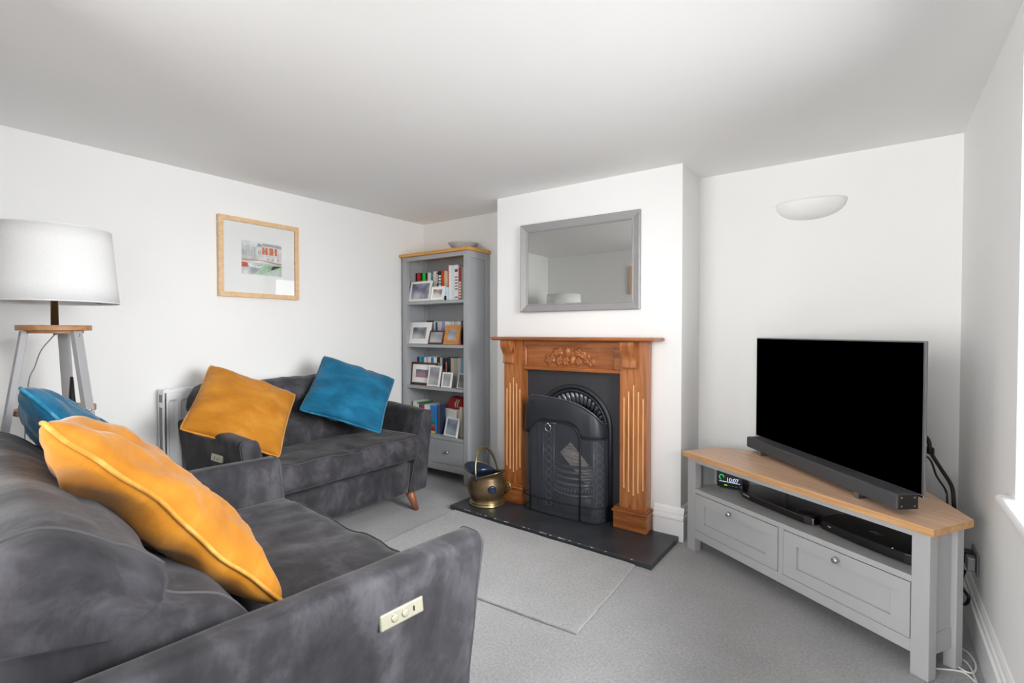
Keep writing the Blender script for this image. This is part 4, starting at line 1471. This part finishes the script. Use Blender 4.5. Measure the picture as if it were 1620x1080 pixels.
for i, (nm, c, a, b, zt, bd) in enumerate(rows):
    book(a, b, 3.185, Z1, zt, c, '%s spined book, %s from the left on the top shelf' % (nm, ORD[i]), 'books on the top shelf', band=bd)
tall = [('tall white', (236, 230, 226), -2.910, -2.876, 1.807, None), ('tall pale blue', (212, 224, 230), -2.875, -2.850, 1.804, None),
        ('tall white lettered', (236, 230, 228), -2.849, -2.802, 1.806, [(0.30 + 0.085 * q, 0.33 + 0.085 * q, (80, 76, 78)) for q in range(5)] + [(0.80, 0.88, (70, 90, 76)), (0.07, 0.10, (30, 30, 34))]),
        ('crimson', (176, 28, 62), -2.800, -2.769, 1.777, [(0.06 + 0.09 * q, 0.12 + 0.09 * q, (238, 220, 222)) for q in range(6)]), ('sage green', (132, 158, 128), -2.768, -2.738, 1.775, None)]
for i, (nm, c, a, b, zt, bd) in enumerate(tall):
    book(a, b, 3.13, Z1, zt, c, '%s book standing near the right end of the top shelf' % nm, 'books on the top shelf', band=bd)
book(-2.948, -2.914, 3.11, Z1, 1.625, (196, 214, 226), 'short white and black book beside the small photo frame, top shelf', 'books on the top shelf', depth=0.10, band=[(0.0, 0.35, (16, 16, 18))])
# second shelf
Z2 = SHZ[1]
rows = [('grey', (150, 148, 148), -3.179, -3.161), ('white', WH, -3.160, -3.141), ('teal blue', (30, 96, 124), -3.140, -3.117), ('speckled white', (216, 222, 222), -3.116, -3.091), ('pink and white', (236, 214, 216), -3.090, -3.067),
        ('thin lilac', (176, 166, 200), -3.066, -3.055), ('blue lilac', (150, 160, 206), -3.054, -3.025), ('white', WH, -3.024, -3.000), ('white', WH, -2.999, -2.975), ('cream', (232, 226, 214), -2.974, -2.950),
        ('white and black', (226, 226, 228), -2.946, -2.921), ('pale grey', (206, 206, 208), -2.919, -2.886), ('white', WH, -2.885, -2.842), ('black', BL, -2.841, -2.823), ('grey', (150, 150, 152), -2.822, -2.805), ('pale', (220, 216, 212), -2.804, -2.775)]
for i, (nm, c, a, b) in enumerate(rows):
    book(a, b, 3.205, Z2, 1.338 + 0.004 * math.sin(i * 2.1), c, '%s spined case, %s from the left on the second shelf down' % (nm, ORD[i]), 'slim cases on the second shelf', depth=0.11,
         band=[(0.2, 0.5, (70, 70, 90))] if i in (3, 4, 6, 10) else None)
# third shelf
Z3 = SHZ[2]
rows = [('dark blue', (22, 70, 128), -3.354, -3.331), ('light blue', (120, 196, 224), -3.330, -3.313), ('teal', (22, 140, 150), -3.312, -3.274), ('white', WH, -3.273, -3.242), ('mauve', (196, 160, 178), -3.241, -3.227), ('wide white', WH, -3.226, -3.187),
        ('sky blue', (40, 140, 196), -3.186, -3.155), ('white', WH, -3.154, -3.117), ('black and white', (26, 26, 28), -3.114, -3.078), ('pale grey', (186, 182, 184), -3.077, -3.049), ('black', BL, -3.047, -3.014), ('black and pink', (52, 40, 44), -3.013, -2.989),
        ('navy', (18, 36, 58), -2.983, -2.951), ('tan', (214, 184, 140), -2.950, -2.916), ('grey green', (168, 178, 168), -2.915, -2.873), ('mauve cream', (206, 184, 186), -2.872, -2.836), ('blue', (110, 160, 178), -2.833, -2.800), ('navy', (26, 46, 66), -2.799, -2.772)]
for i, (nm, c, a, b) in enumerate(rows):
    bd = {8: [(0.3, 0.8, (200, 200, 204))], 10: [(0.2, 0.6, (110, 116, 122))], 11: [(0.25, 0.85, (196, 120, 116))], 12: [(0.15, 0.5, (120, 140, 160))], 13: [(0.1, 0.5, (186, 146, 90))]}.get(i)
    book(a, b, 3.195, Z3, 1.026 + 0.003 * math.sin(i * 1.7), c, '%s spined paperback, %s from the left on the third shelf down' % (nm, ORD[i]), 'paperbacks on the third shelf', depth=0.12, band=bd)
# bottom shelf
Z4 = SHZ[3]
book(-3.345, -3.295, 3.12, Z4, 0.632, (236, 236, 232), 'white comic annual with yellow picture leaning at the far left, bottom shelf', 'books on the bottom shelf', depth=0.17, lean=R(2), band=[(0.35, 0.86, (222, 214, 30))])
book(-3.291, -3.267, 3.12, Z4, 0.628, (40, 120, 60), 'thin green and white annual next to the yellow one, bottom shelf', 'books on the bottom shelf', depth=0.17, lean=R(2), band=[(0.5, 0.95, (230, 234, 230))])
book(-3.255, -3.222, 3.12, Z4, 0.61, (110, 60, 130), 'purple annual second group on the bottom shelf', 'books on the bottom shelf', depth=0.17, band=[(0.55, 0.9, (210, 40, 60))])
book(-3.220, -3.196, 3.12, Z4, 0.605, (206, 44, 66), 'red spined annual beside the purple one, bottom shelf', 'books on the bottom shelf', depth=0.17)
book(-3.193, -3.126, 3.12, Z4, 0.612, (226, 228, 230), 'thick white and black annual left of the blue one, bottom shelf', 'books on the bottom shelf', depth=0.17, band=[(0.4, 0.7, (24, 26, 32))])
book(-3.123, -3.056, 3.12, Z4, 0.612, (28, 122, 208), 'thick blue book with rainbow lower spine, bottom shelf', 'books on the bottom shelf', depth=0.17, band=[(0.0, 0.08, (226, 200, 60)), (0.09, 0.2, (150, 40, 24)), (0.2, 0.3, (196, 76, 24)), (0.32, 0.42, (30, 120, 60)), (0.42, 0.6, (30, 130, 170))])
book(-3.052, -3.018, 3.13, Z4, 0.618, (88, 84, 92), 'dark grey book right of the blue one, bottom shelf', 'books on the bottom shelf', depth=0.16)
book(-3.016, -2.985, 3.13, Z4, 0.63, (40, 52, 80), 'navy blue book left of the white box, bottom shelf', 'books on the bottom shelf', depth=0.16)
book(-2.822, -2.795, 3.14, Z4, 0.60, (212, 204, 184), 'cream book right of the white box, bottom shelf', 'books on the bottom shelf', depth=0.15)
book(-2.793, -2.765, 3.13, Z4, 0.625, (224, 218, 202), 'tall ivory book at the right end of the bottom shelf', 'books on the bottom shelf', depth=0.15)
def boxes():
    t = thing('storage_box', (-2.905, 3.215, Z4), R(-14), 'white card box behind the photo frame on the bottom shelf', 'box')
    m = MB().box(-0.072, 0.072, -0.065, 0.065, 0.0005, 0.20); m.build('carton', 'white_frame', t, bevel=0.002)
    MB().box(-0.074, 0.074, -0.067, 0.067, 0.20, 0.222).build('lid', 'white_frame', t, bevel=0.002)
    t = thing('bag', (-2.885, 3.215, Z4 + 0.223), R(-10), 'dark red bag resting on the white box on the bottom shelf', 'bag')
    def fn(p):
        k = p.z / 0.10
        return Vector((p.x * (1 - 0.28 * k) + 0.02 * k + 0.006 * nz(p, 20, 2), p.y * (1 - 0.4 * k), p.z + 0.006 * nz(p, 16, 5)))
    soft_box((-0.115, -0.06, 0.0), (0.115, 0.06, 0.10), 0.02, (16, 10, 8), fn).build('pouch', plain('red_cloth', (150, 26, 36), 0.7, var=0.3, vscale=12, bscale=60, bstr=0.3), t)
    for q in range(2):
        MB().tube([(0.045 + 0.03 * q, -0.062, 0.02), (0.05 + 0.03 * q, -0.068, 0.05), (0.058 + 0.028 * q, -0.05, 0.085)], 0.006, 8).build('strap', plain('tan_strap_%d' % q, (206, 170, 140), 0.6), t)
boxes()

# photo frames
def photo_frame(x0, w_, h, y, z, lean, fmat, fw, cols, label, mat_w=0.0, yaw=0.0, d=0.014):
    t = thing('photo_frame', (x0 + w_ / 2, y, z + 0.001), yaw, label, 'photo frame', 'photo frames on the bookcase')
    rot = Matrix.Rotation(-lean, 4, 'X') @ Matrix.Translation((0, 0, h / 2 + d * math.sin(lean)))
    def place(o): o.matrix_local = rot
    m = MB()
    for p in frame_bars(w_, h, fw, d):
        m.add(p.v, p.f)
    place(m.build('frame', fmat, t, bevel=0.0012))
    iw, ih = w_ - 2 * fw, h - 2 * fw
    if mat_w:
        place(MB().box(-iw / 2 - 0.001, iw / 2 + 0.001, 0.004, 0.006, -ih / 2 - 0.001, ih / 2 + 0.001).build('mount', 'paper', t))
    pw, ph = iw - 2 * mat_w, ih - 2 * mat_w
    place(MB().box(-pw / 2 - 0.0005, pw / 2 + 0.0005, 0.0034, 0.0052, -ph / 2 - 0.0005, ph / 2 + 0.0005).build('photograph', photo('photo_' + str(len(bpy.data.materials)), *cols), t))
    place(MB().box(-iw / 2, iw / 2, 0.007, d - 0.001, -ih / 2, ih / 2).build('backing', 'black_matt', t))
    st = MB()
    zt = h * 0.62 * math.cos(lean); yt = h * 0.62 * math.sin(lean) + d
    st.add([(-0.015, yt, zt), (0.015, yt, zt), (0.02, yt + h * 0.18, 0.0), (-0.02, yt + h * 0.18, 0.0)], [(0, 1, 2, 3)])
    st.build('easel_strut', 'black_matt', t, solid=0.002)
    return t
GB = ((120, 120, 138), (150, 150, 160), (196, 196, 200))
photo_frame(-3.352, 0.258, 0.178, 3.085, Z1, R(10), 'white_frame', 0.020, ((92, 90, 120), (130, 130, 150), (186, 186, 190)), 'large white frame with blurred bluish photo on the top shelf')
photo_frame(-3.085, 0.150, 0.122, 3.080, Z1, R(12), 'white_frame', 0.010, ((120, 90, 84), (206, 202, 196), (226, 224, 220)), 'small white frame beside the big one on the top shelf', 0.014)
photo_frame(-3.372, 0.262, 0.192, 3.085, Z2, R(12), 'white_frame', 0.046, ((92, 94, 98), (140, 142, 146), (190, 190, 192)), 'wide white frame with blurred grey photo on the second shelf')
photo_frame(-3.112, 0.170, 0.118, 3.080, Z2, R(14), 'brown_frame', 0.014, ((140, 140, 142), (164, 164, 164), (186, 184, 184)), 'dark brown frame in the middle of the second shelf')
photo_frame(-2.935, 0.172, 0.165, 3.082, Z2, R(13), 'oak_frame', 0.038, ((126, 128, 136), (150, 152, 156), (176, 176, 178)), 'oak photo frame at the right of the second shelf')
photo_frame(-3.378, 0.322, 0.199, 3.122, Z3, R(5), 'brown_frame', 0.020, ((110, 104, 116), (148, 140, 150), (190, 110, 130)), 'wide brown frame with white mount on the third shelf', 0.045)
photo_frame(-3.125, 0.142, 0.178, 3.078, Z3, R(11), 'white_frame', 0.014, ((128, 126, 134), (150, 148, 156), (176, 176, 178)), 'upright white frame in front of the brown one, third shelf')
photo_frame(-2.955, 0.108, 0.128, 3.076, Z3, R(11), 'white_frame', 0.012, ((140, 142, 148), (160, 162, 166), (180, 180, 182)), 'smaller white frame right of centre on the third shelf')
photo_frame(-2.795, 0.100, 0.126, 3.085, Z3, R(12), 'silver', 0.009, ((74, 72, 70), (96, 94, 92), (116, 114, 112)), 'dark photo in a silver frame at right end of third shelf', 0.0, R(-10))
photo_frame(-2.945, 0.170, 0.160, 3.080, Z4, R(14), 'white_frame', 0.016, ((112, 120, 136), (140, 150, 168), (170, 178, 190)), 'white photo frame standing alone in front of the bottom shelf', 0.0, R(-9))
def small_bits():
    t = thing('trinket', (-2.742, 3.078, Z2), 0, 'tiny red bauble at the right end of the second shelf', 'ornament')
    MB().sphere((0, 0, 0.012), 0.012, 0.011, 0.0115, 14, 10).build('bauble', plain('red_bauble', (206, 40, 66), 0.3), t)
    t = thing('pouch', (-3.215, 3.215, Z2), 0, 'small black pouch behind the wide white frame on the second shelf', 'pouch')
    soft_box((-0.034, -0.03, 0.0), (0.034, 0.05, 0.208), 0.02, (10, 8, 10), lambda p: Vector((p.x + 0.004 * nz(p, 20, 1), p.y, p.z + 0.004 * nz(p, 22, 6)))).build('pouch_body', 'black_matt', t)
small_bits()

# ------------------------------------------------------------------ television stand
SO = Vector((-0.896, 2.937, 0.0))
SU = Vector((0.850, -0.527, 0)).normalized()
SA = math.atan2(SU.y, SU.x)
SM = Matrix.Translation(SO) @ Matrix.Rotation(SA, 4, 'Z')
def stand():
    t = thing('television_stand', SO, SA, 'grey corner television stand with oak top and two drawers', 'television stand')
    W = 1.26
    top = [(0, 0), (W, 0), (W, 0.246), (0.98, 0.477), (0.28, 0.477), (0.0, 0.262)]
    m = MB().prism(top, 0.532, 0.56)
    m.m = [1 if len(f) == 4 else 0 for f in m.f]
    m.build('top_board', ['oak_x', 'oak_edge'], t, bevel=0.002)
    G = 'stand_paint'
    i = 0.02
    # posts
    for x0, x1, y0, y1 in ((i, 0.080, i, 0.066), (1.181, W - i, i, 0.066), (i, 0.060, 0.195, 0.240), (W - i - 0.040, W - i, 0.185, 0.228)):
        MB().box(x0, x1, y0, y1, 0.001, 0.532).build('leg', G, t, bevel=0.002)
    for x0 in (0.30, 0.92):
        MB().box(x0, x0 + 0.045, 0.41, 0.455, 0.001, 0.532).build('leg', G, t, bevel=0.002)
    MB().box(0.080, 1.181, i + 0.004, i + 0.024, 0.506, 0.532).build('top_rail', G, t, bevel=0.0015)
    MB().box(0.080, 1.181, i + 0.002, i + 0.024, 0.078, 0.124).build('bottom_rail', G, t, bevel=0.0015)
    shelf_poly = [(0.080, i + 0.001), (1.181, i + 0.001), (1.181, 0.066), (1.215, 0.066), (1.215, 0.185), (0.95, 0.43), (0.31, 0.43), (0.045, 0.20), (0.045, 0.066), (0.080, 0.066)]
    MB().prism(shelf_poly, 0.336, 0.36).build('shelf', G, t, bevel=0.0015)
    MB().prism([(a, b + (0.02 if b < 0.03 else 0)) for a, b in shelf_poly], 0.09, 0.108).build('floor_board', G, t)
    # side panels and sloping backs
    for x, y0, y1 in ((0.044, 0.066, 0.195), (1.216, 0.066, 0.185)):
        sp = MB().box(x - 0.006, x + 0.006, y0, y1, 0.12, 0.532).build('side_panel', G, t)
        MB().box(x - 0.010, x + 0.010, y0, y1, 0.078, 0.155).build('side_rail', G, sp, bevel=0.0015)
    def slab(p, q, z0, z1, th=0.012):
        p, q = Vector((p[0], p[1], 0)), Vector((q[0], q[1], 0))
        n = (q - p).normalized().cross(Vector((0, 0, 1))) * th / 2
        return MB().prism([tuple((p + n)[:2]), tuple((q + n)[:2]), tuple((q - n)[:2]), tuple((p - n)[:2])], z0, z1)
    slab((0.04, 0.225), (0.30, 0.445), 0.10, 0.532).build('back_panel', G, t)
    slab((1.22, 0.215), (0.965, 0.445), 0.10, 0.532).build('back_panel', G, t)
    slab((0.34, 0.44), (0.925, 0.44), 0.10, 0.532).build('back_panel', G, t)
    MB().box(0.623, 0.649, i + 0.002, i + 0.024, 0.124, 0.336).build('centre_stile', G, t, bevel=0.001)
    # drawers with recessed panel
    for xa, xb in ((0.083, 0.620), (0.652, 1.178)):
        za, zb = 0.127, 0.333
        d = MB()
        y0, y1 = i, i + 0.02
        fx, fz = 0.066, 0.052
        d.box(xa, xb, y0, y1, za, za + fz); d.box(xa, xb, y0, y1, zb - fz, zb)
        d.box(xa, xa + fx, y0, y1, za + fz, zb - fz); d.box(xb - fx, xb, y0, y1, za + fz, zb - fz)
        dr = d.build('drawer', G, t, bevel=0.0008)
        MB().box(xa + fx - 0.002, xb - fx + 0.002, y0 + 0.011, y1 + 0.001, za + fz - 0.002, zb - fz + 0.002).build('drawer_panel', G, dr)
        kx = 0.339 if xa < 0.3 else 0.908
        k = MB().lathe([(0.0, 0.0), (0.0075, 0.0), (0.006, 0.003), (0.0055, 0.011), (0.011, 0.016), (0.0135, 0.019), (0.0135, 0.023), (0.010, 0.0275), (0.0, 0.029)], 24, cap=False)
        k.xf(Matrix.Translation((kx, y0, 0.303)) @ Matrix.Rotation(R(90), 4, 'X'))
        k.build('knob', 'chrome', dr)
    return t
stand()
def sw(u, v, z=0.0):
    return SM @ Vector((u, v, z))

# ------------------------------------------------------------------ television
TL_, TR_ = Vector((0.072, 0.490, 0)), Vector((1.152, 0.139, 0))
td = (TR_ - TL_).normalized()
TV_ang = SA + math.atan2(td.y, td.x)
TVL = (TR_ - TL_).length
def tv():
    c = (TL_ + TR_) / 2
    t = thing('television', sw(c.x, c.y, 0.5603), TV_ang, 'large thin black flat television standing on the corner stand', 'television')
    zb, zt = 0.0597, 0.6547
    h = TVL / 2
    MB().box(-h, h, 0.002, 0.012, zb, zt).build('chassis', 'steel', t, bevel=0.002)
    MB().box(-h + 0.007, h - 0.010, 0.0006, 0.004, zb + 0.012, zt - 0.006).build('screen', 'screen', t)
    MB().box(-h * 0.55, h * 0.55, 0.012, 0.045, zb + 0.03, zb + 0.36).build('rear_housing', 'black', t, bevel=0.008)
    MB().box(-h, h, -0.001, 0.006, zb, zb + 0.009).build('bottom_bezel', 'chrome', t, bevel=0.001)
    for sx in (-1, 1):
        m = MB()
        m.add([(sx * 0.18 - 0.012, 0.006, zb + 0.005), (sx * 0.18 + 0.012, 0.006, zb + 0.005), (sx * 0.18 + 0.012, 0.02, zb + 0.005), (sx * 0.18 - 0.012, 0.02, zb + 0.005),
               (sx * 0.20 - 0.012, -0.004, 0.0), (sx * 0.20 + 0.012, -0.004, 0.0), (sx * 0.20 + 0.012, 0.024, 0.0), (sx * 0.20 - 0.012, 0.024, 0.0)],
              [(0, 1, 2, 3), (4, 5, 6, 7), (0, 1, 5, 4), (1, 2, 6, 5), (2, 3, 7, 6), (3, 0, 4, 7)])
        m.build('foot', 'steel', t)
tv()
def soundbar():
    a, b = Vector((0.122, 0.363, 0)), Vector((1.125, 0.029, 0))
    d = (b - a).normalized()
    ang = SA + math.atan2(d.y, d.x)
    L = (b - a).length
    c = (a + b) / 2
    t = thing('soundbar', sw(c.x, c.y, 0.5603), ang, 'long dark grey soundbar on the oak top in front of the television', 'soundbar')
    MB().box(-L / 2, L / 2, 0.0, 0.088, 0.0197, 0.0797).build('body', 'bar', t, bevel=0.007, seg=3)
    e = MB().box(L / 2 - 0.001, L / 2 + 0.0012, 0.004, 0.084, 0.0225, 0.077).build('end_cap', 'black_matt', t, bevel=0.003)
    for y, z in ((0.018, 0.034), (0.018, 0.066), (0.07, 0.034), (0.07, 0.066)):
        s = MB().lathe([(0.0, 0.0), (0.004, 0.0), (0.003, 0.0012), (0.0, 0.0012)], 12, cap=False)
        s.xf(Matrix.Translation((L / 2 + 0.001, y, z)) @ Matrix.Rotation(R(90), 4, 'Y'))
        s.build('screw', 'steel', e)
    for sx in (-1, 1):
        f = MB()
        xx = -L / 2 + 0.14 if sx < 0 else L / 2 - 0.20
        f.box(xx - 0.011, xx + 0.011, 0.0, 0.07, 0.0, 0.0035); f.box(xx - 0.011, xx + 0.011, -0.003, 0.003, 0.0, 0.024)
        f.build('bracket', 'steel', t, bevel=0.0008)
soundbar()

# ------------------------------------------------------------------ boxes on the stand shelf
ZS = 0.3606
def radio():
    p = sw(0.150, 0.222, ZS)
    t = thing('radio', p, SA + R(26), 'small black digital radio with a lit display at the left of the stand', 'radio')
    MB().box(-0.072, 0.072, -0.03, 0.05, 0.006, 0.105).build('case', 'black', t, bevel=0.006)
    MB().box(-0.055, 0.055, -0.025, 0.04, 0.0, 0.007).build('foot', 'black_matt', t)
    f = MB().box(-0.066, 0.066, -0.0315, -0.029, 0.014, 0.099).build('front_panel', 'black_gloss', t)
    e1, e2, e3 = emit('display_white', (206, 220, 255), 1.0), emit('display_green', (30, 190, 110), 0.9), emit('display_lime', (120, 230, 30), 1.2)
    tm = Matrix.Translation((0.014, -0.0318, 0.052)) @ Matrix.Rotation(R(90), 4, 'X')
    text_mesh('clock_digits', '10:07', 0.030, e1, f, tm)
    MB().box(-0.058, 0.056, -0.0322, -0.0314, 0.0375, 0.040).build('display_line', e1, f)
    MB().tube([(-0.045 + 0.012 * math.cos(2 * PI * q / 20), -0.0316, 0.062 + 0.014 * math.sin(2 * PI * q / 20)) for q in range(15)], 0.0028, 6).build('display_dial', e2, f)
    MB().box(-0.030, -0.014, -0.0322, -0.0314, 0.018, 0.022).build('indicator', e3, f)
    for q in range(3):
        MB().box(-0.006 + q * 0.018, 0.004 + q * 0.018, -0.0322, -0.0314, 0.0185, 0.0205).build('key_mark', 'steel', f)
radio()
def player():
    t = thing('media_player', sw(0.0, 0.0, ZS), SA, 'slim glossy black media player with angled end on the stand shelf', 'media player')
    poly = [(0.236, 0.185), (0.300, 0.142), (0.36, 0.128), (0.50, 0.116), (0.60, 0.108), (0.69, 0.104), (0.728, 0.120), (0.735, 0.30), (0.30, 0.37), (0.245, 0.30)]
    m = MB().prism(poly, 0.004, 0.038); m.build('case', 'black_gloss', t, bevel=0.003)
    MB().prism([(0.25, 0.20), (0.68, 0.15), (0.68, 0.30), (0.28, 0.34)], 0.0, 0.004).build('base', 'black_matt', t)
    MB().lathe([(0.0, 0.0), (0.052, 0.0), (0.052, 0.004), (0.046, 0.006), (0.0, 0.006)], 36, (0.672, 0.160, 0.038), cap=False).build('round_control', 'black', t)
    MB().box(0.7225, 0.7285, 0.116, 0.122, 0.006, 0.036).build('silver_strip', 'chrome', t)
    d = Vector((0.06, -0.014, 0)).normalized()
    m = MB().box(0.0, 0.052, -0.0008, 0.0004, -0.003, 0.003)
    m.xf(Matrix.Translation((0.308, 0.1395, 0.024)) @ Matrix.Rotation(math.atan2(d.y, d.x), 4, 'Z'))
    m.build('name_strip', 'silver', t)
player()
def set_top():
    t = thing('set_top_box', sw(0.0, 0.0, ZS), SA, 'flat black set top box at the right end of the stand shelf', 'set top box')
    poly = [(0.745, 0.132), (0.770, 0.115), (0.95, 0.092), (1.05, 0.086), (1.12, 0.088), (1.165, 0.10), (1.18, 0.18), (1.14, 0.235), (0.98, 0.375), (0.80, 0.37), (0.750, 0.30)]
    MB().prism(poly, 0.006, 0.046).build('case', 'black', t, bevel=0.005, seg=3)
    MB().prism([(0.78, 0.15), (1.13, 0.13), (1.10, 0.24), (0.96, 0.35), (0.80, 0.34)], 0.0, 0.006).build('base', 'black_matt', t)
    tm = Matrix.Translation((0.955, 0.190, 0.0463)) @ Matrix.Rotation(R(-6), 4, 'Z')
    text_mesh('logo', 'sky', 0.040, plain('logo_grey', (120, 120, 124), 0.3), t, tm)
    a, b = Vector((0.770, 0.115, 0)), Vector((0.95, 0.092, 0)); d = (b - a).normalized()
    m = MB().box(0.030, 0.045, -0.0012, 0.001, -0.0025, 0.0025); m.xf(Matrix.Translation(a + Vector((0, 0, 0.03))) @ Matrix.Rotation(math.atan2(d.y, d.x), 4, 'Z'))
    m.build('port_mark', 'silver', t)
    MB().lathe([(0.0, 0.0), (0.003, 0.0), (0.0, 0.001)], 10, (1.075, 0.092, 0.046), cap=False).build('status_light', emit('status_white', (230, 230, 240), 1.0), t)
set_top()

# ------------------------------------------------------------------ cables and socket
def cables():
    p = [sw(1.03, 0.235, 0.86), sw(1.06, 0.325, 0.82), sw(1.068, 0.345, 0.755), sw(1.082, 0.385, 0.69), sw(1.10, 0.424, 0.62), sw(1.104, 0.435, 0.55), sw(1.10, 0.46, 0.40), sw(1.08, 0.47, 0.22), sw(1.09, 0.47, 0.05)]
    tag(MB().tube(spline(p, 8), 0.0075, 10).build('cable', 'black', None), 'thick black cable hanging behind the right edge of the television', 'cable')
    p = [sw(1.03, 0.24, 0.78), sw(1.063, 0.335, 0.735), sw(1.075, 0.37, 0.66), sw(1.09, 0.405, 0.60), sw(1.093, 0.412, 0.55), sw(1.075, 0.46, 0.38), sw(1.06, 0.46, 0.1)]
    tag(MB().tube(spline(p, 8), 0.004, 8).build('cable', 'black', None), 'thin black cable hanging beside the thicker one behind the television', 'cable')
    c = sw(1.066, 0.34, 0.765)
    m = MB()
    for q in range(3):
        m.tube([(c.x + 0.013 * math.cos(2 * PI * k / 14) * SU.x, c.y + 0.013 * math.cos(2 * PI * k / 14) * SU.y, c.z + 0.006 * (q - 1) + 0.008 * math.sin(2 * PI * k / 14)) for k in range(14)], 0.0035, 6, closed=True)
    tag(m.build('cable_tie', 'black_matt', None), 'black strap tying the television cables together', 'cable tie')
    p = [(XR - 0.035, 2.80, 0.255), (XR - 0.05, 2.77, 0.20), (XR - 0.03, 2.735, 0.17), (XR - 0.035, 2.76, 0.13), (XR - 0.05, 2.82, 0.10)]
    tag(MB().tube(spline(p, 8), 0.006, 8).build('cable', 'black', None), 'black cable loop low down behind the right leg of the stand', 'cable')
    p = [(XR - 0.16, 2.405, 0.005), (XR - 0.115, 2.43, 0.005), (XR - 0.075, 2.44, 0.005), (XR - 0.05, 2.40, 0.005), (XR - 0.032, 2.33, 0.005), (XR - 0.035, 2.24, 0.005)]
    tag(MB().tube(spline(p, 8), 0.0033, 8).build('cable', 'cable_white', None), 'white cable lying on the carpet under the stand leg', 'cable')
    p = [(XR - 0.035, 2.27, 0.009), (XR - 0.045, 2.38, 0.009), (XR - 0.052, 2.50, 0.006), (XR - 0.075, 2.535, 0.006), (XR - 0.095, 2.50, 0.006), (XR - 0.075, 2.44, 0.0122), (XR - 0.045, 2.46, 0.006), (XR - 0.032, 2.53, 0.006), (XR - 0.045, 2.60, 0.006), (XR - 0.085, 2.64, 0.006)]
    tag(MB().tube(spline(p, 8), 0.0033, 8).build('cable', 'cable_white', None), 'looped white cable on the carpet by the right wall', 'cable')
    t = thing('wall_socket', (XR - 0.0005, 2.80, 0.305), R(-90), 'metal wall socket with a plug behind the television stand', 'socket')
    # local -y points into the room after the turn
    MB().box(-0.073, 0.073, -0.008, 0.0, -0.043, 0.043).build('face_plate', 'steel', t, bevel=0.003)
    for x in (-0.034, 0.034):
        p = MB().box(x - 0.024, x + 0.024, -0.036, -0.008, -0.03, 0.024).build('plug', 'black' if x < 0 else 'steel', t, bevel=0.004)
cables()
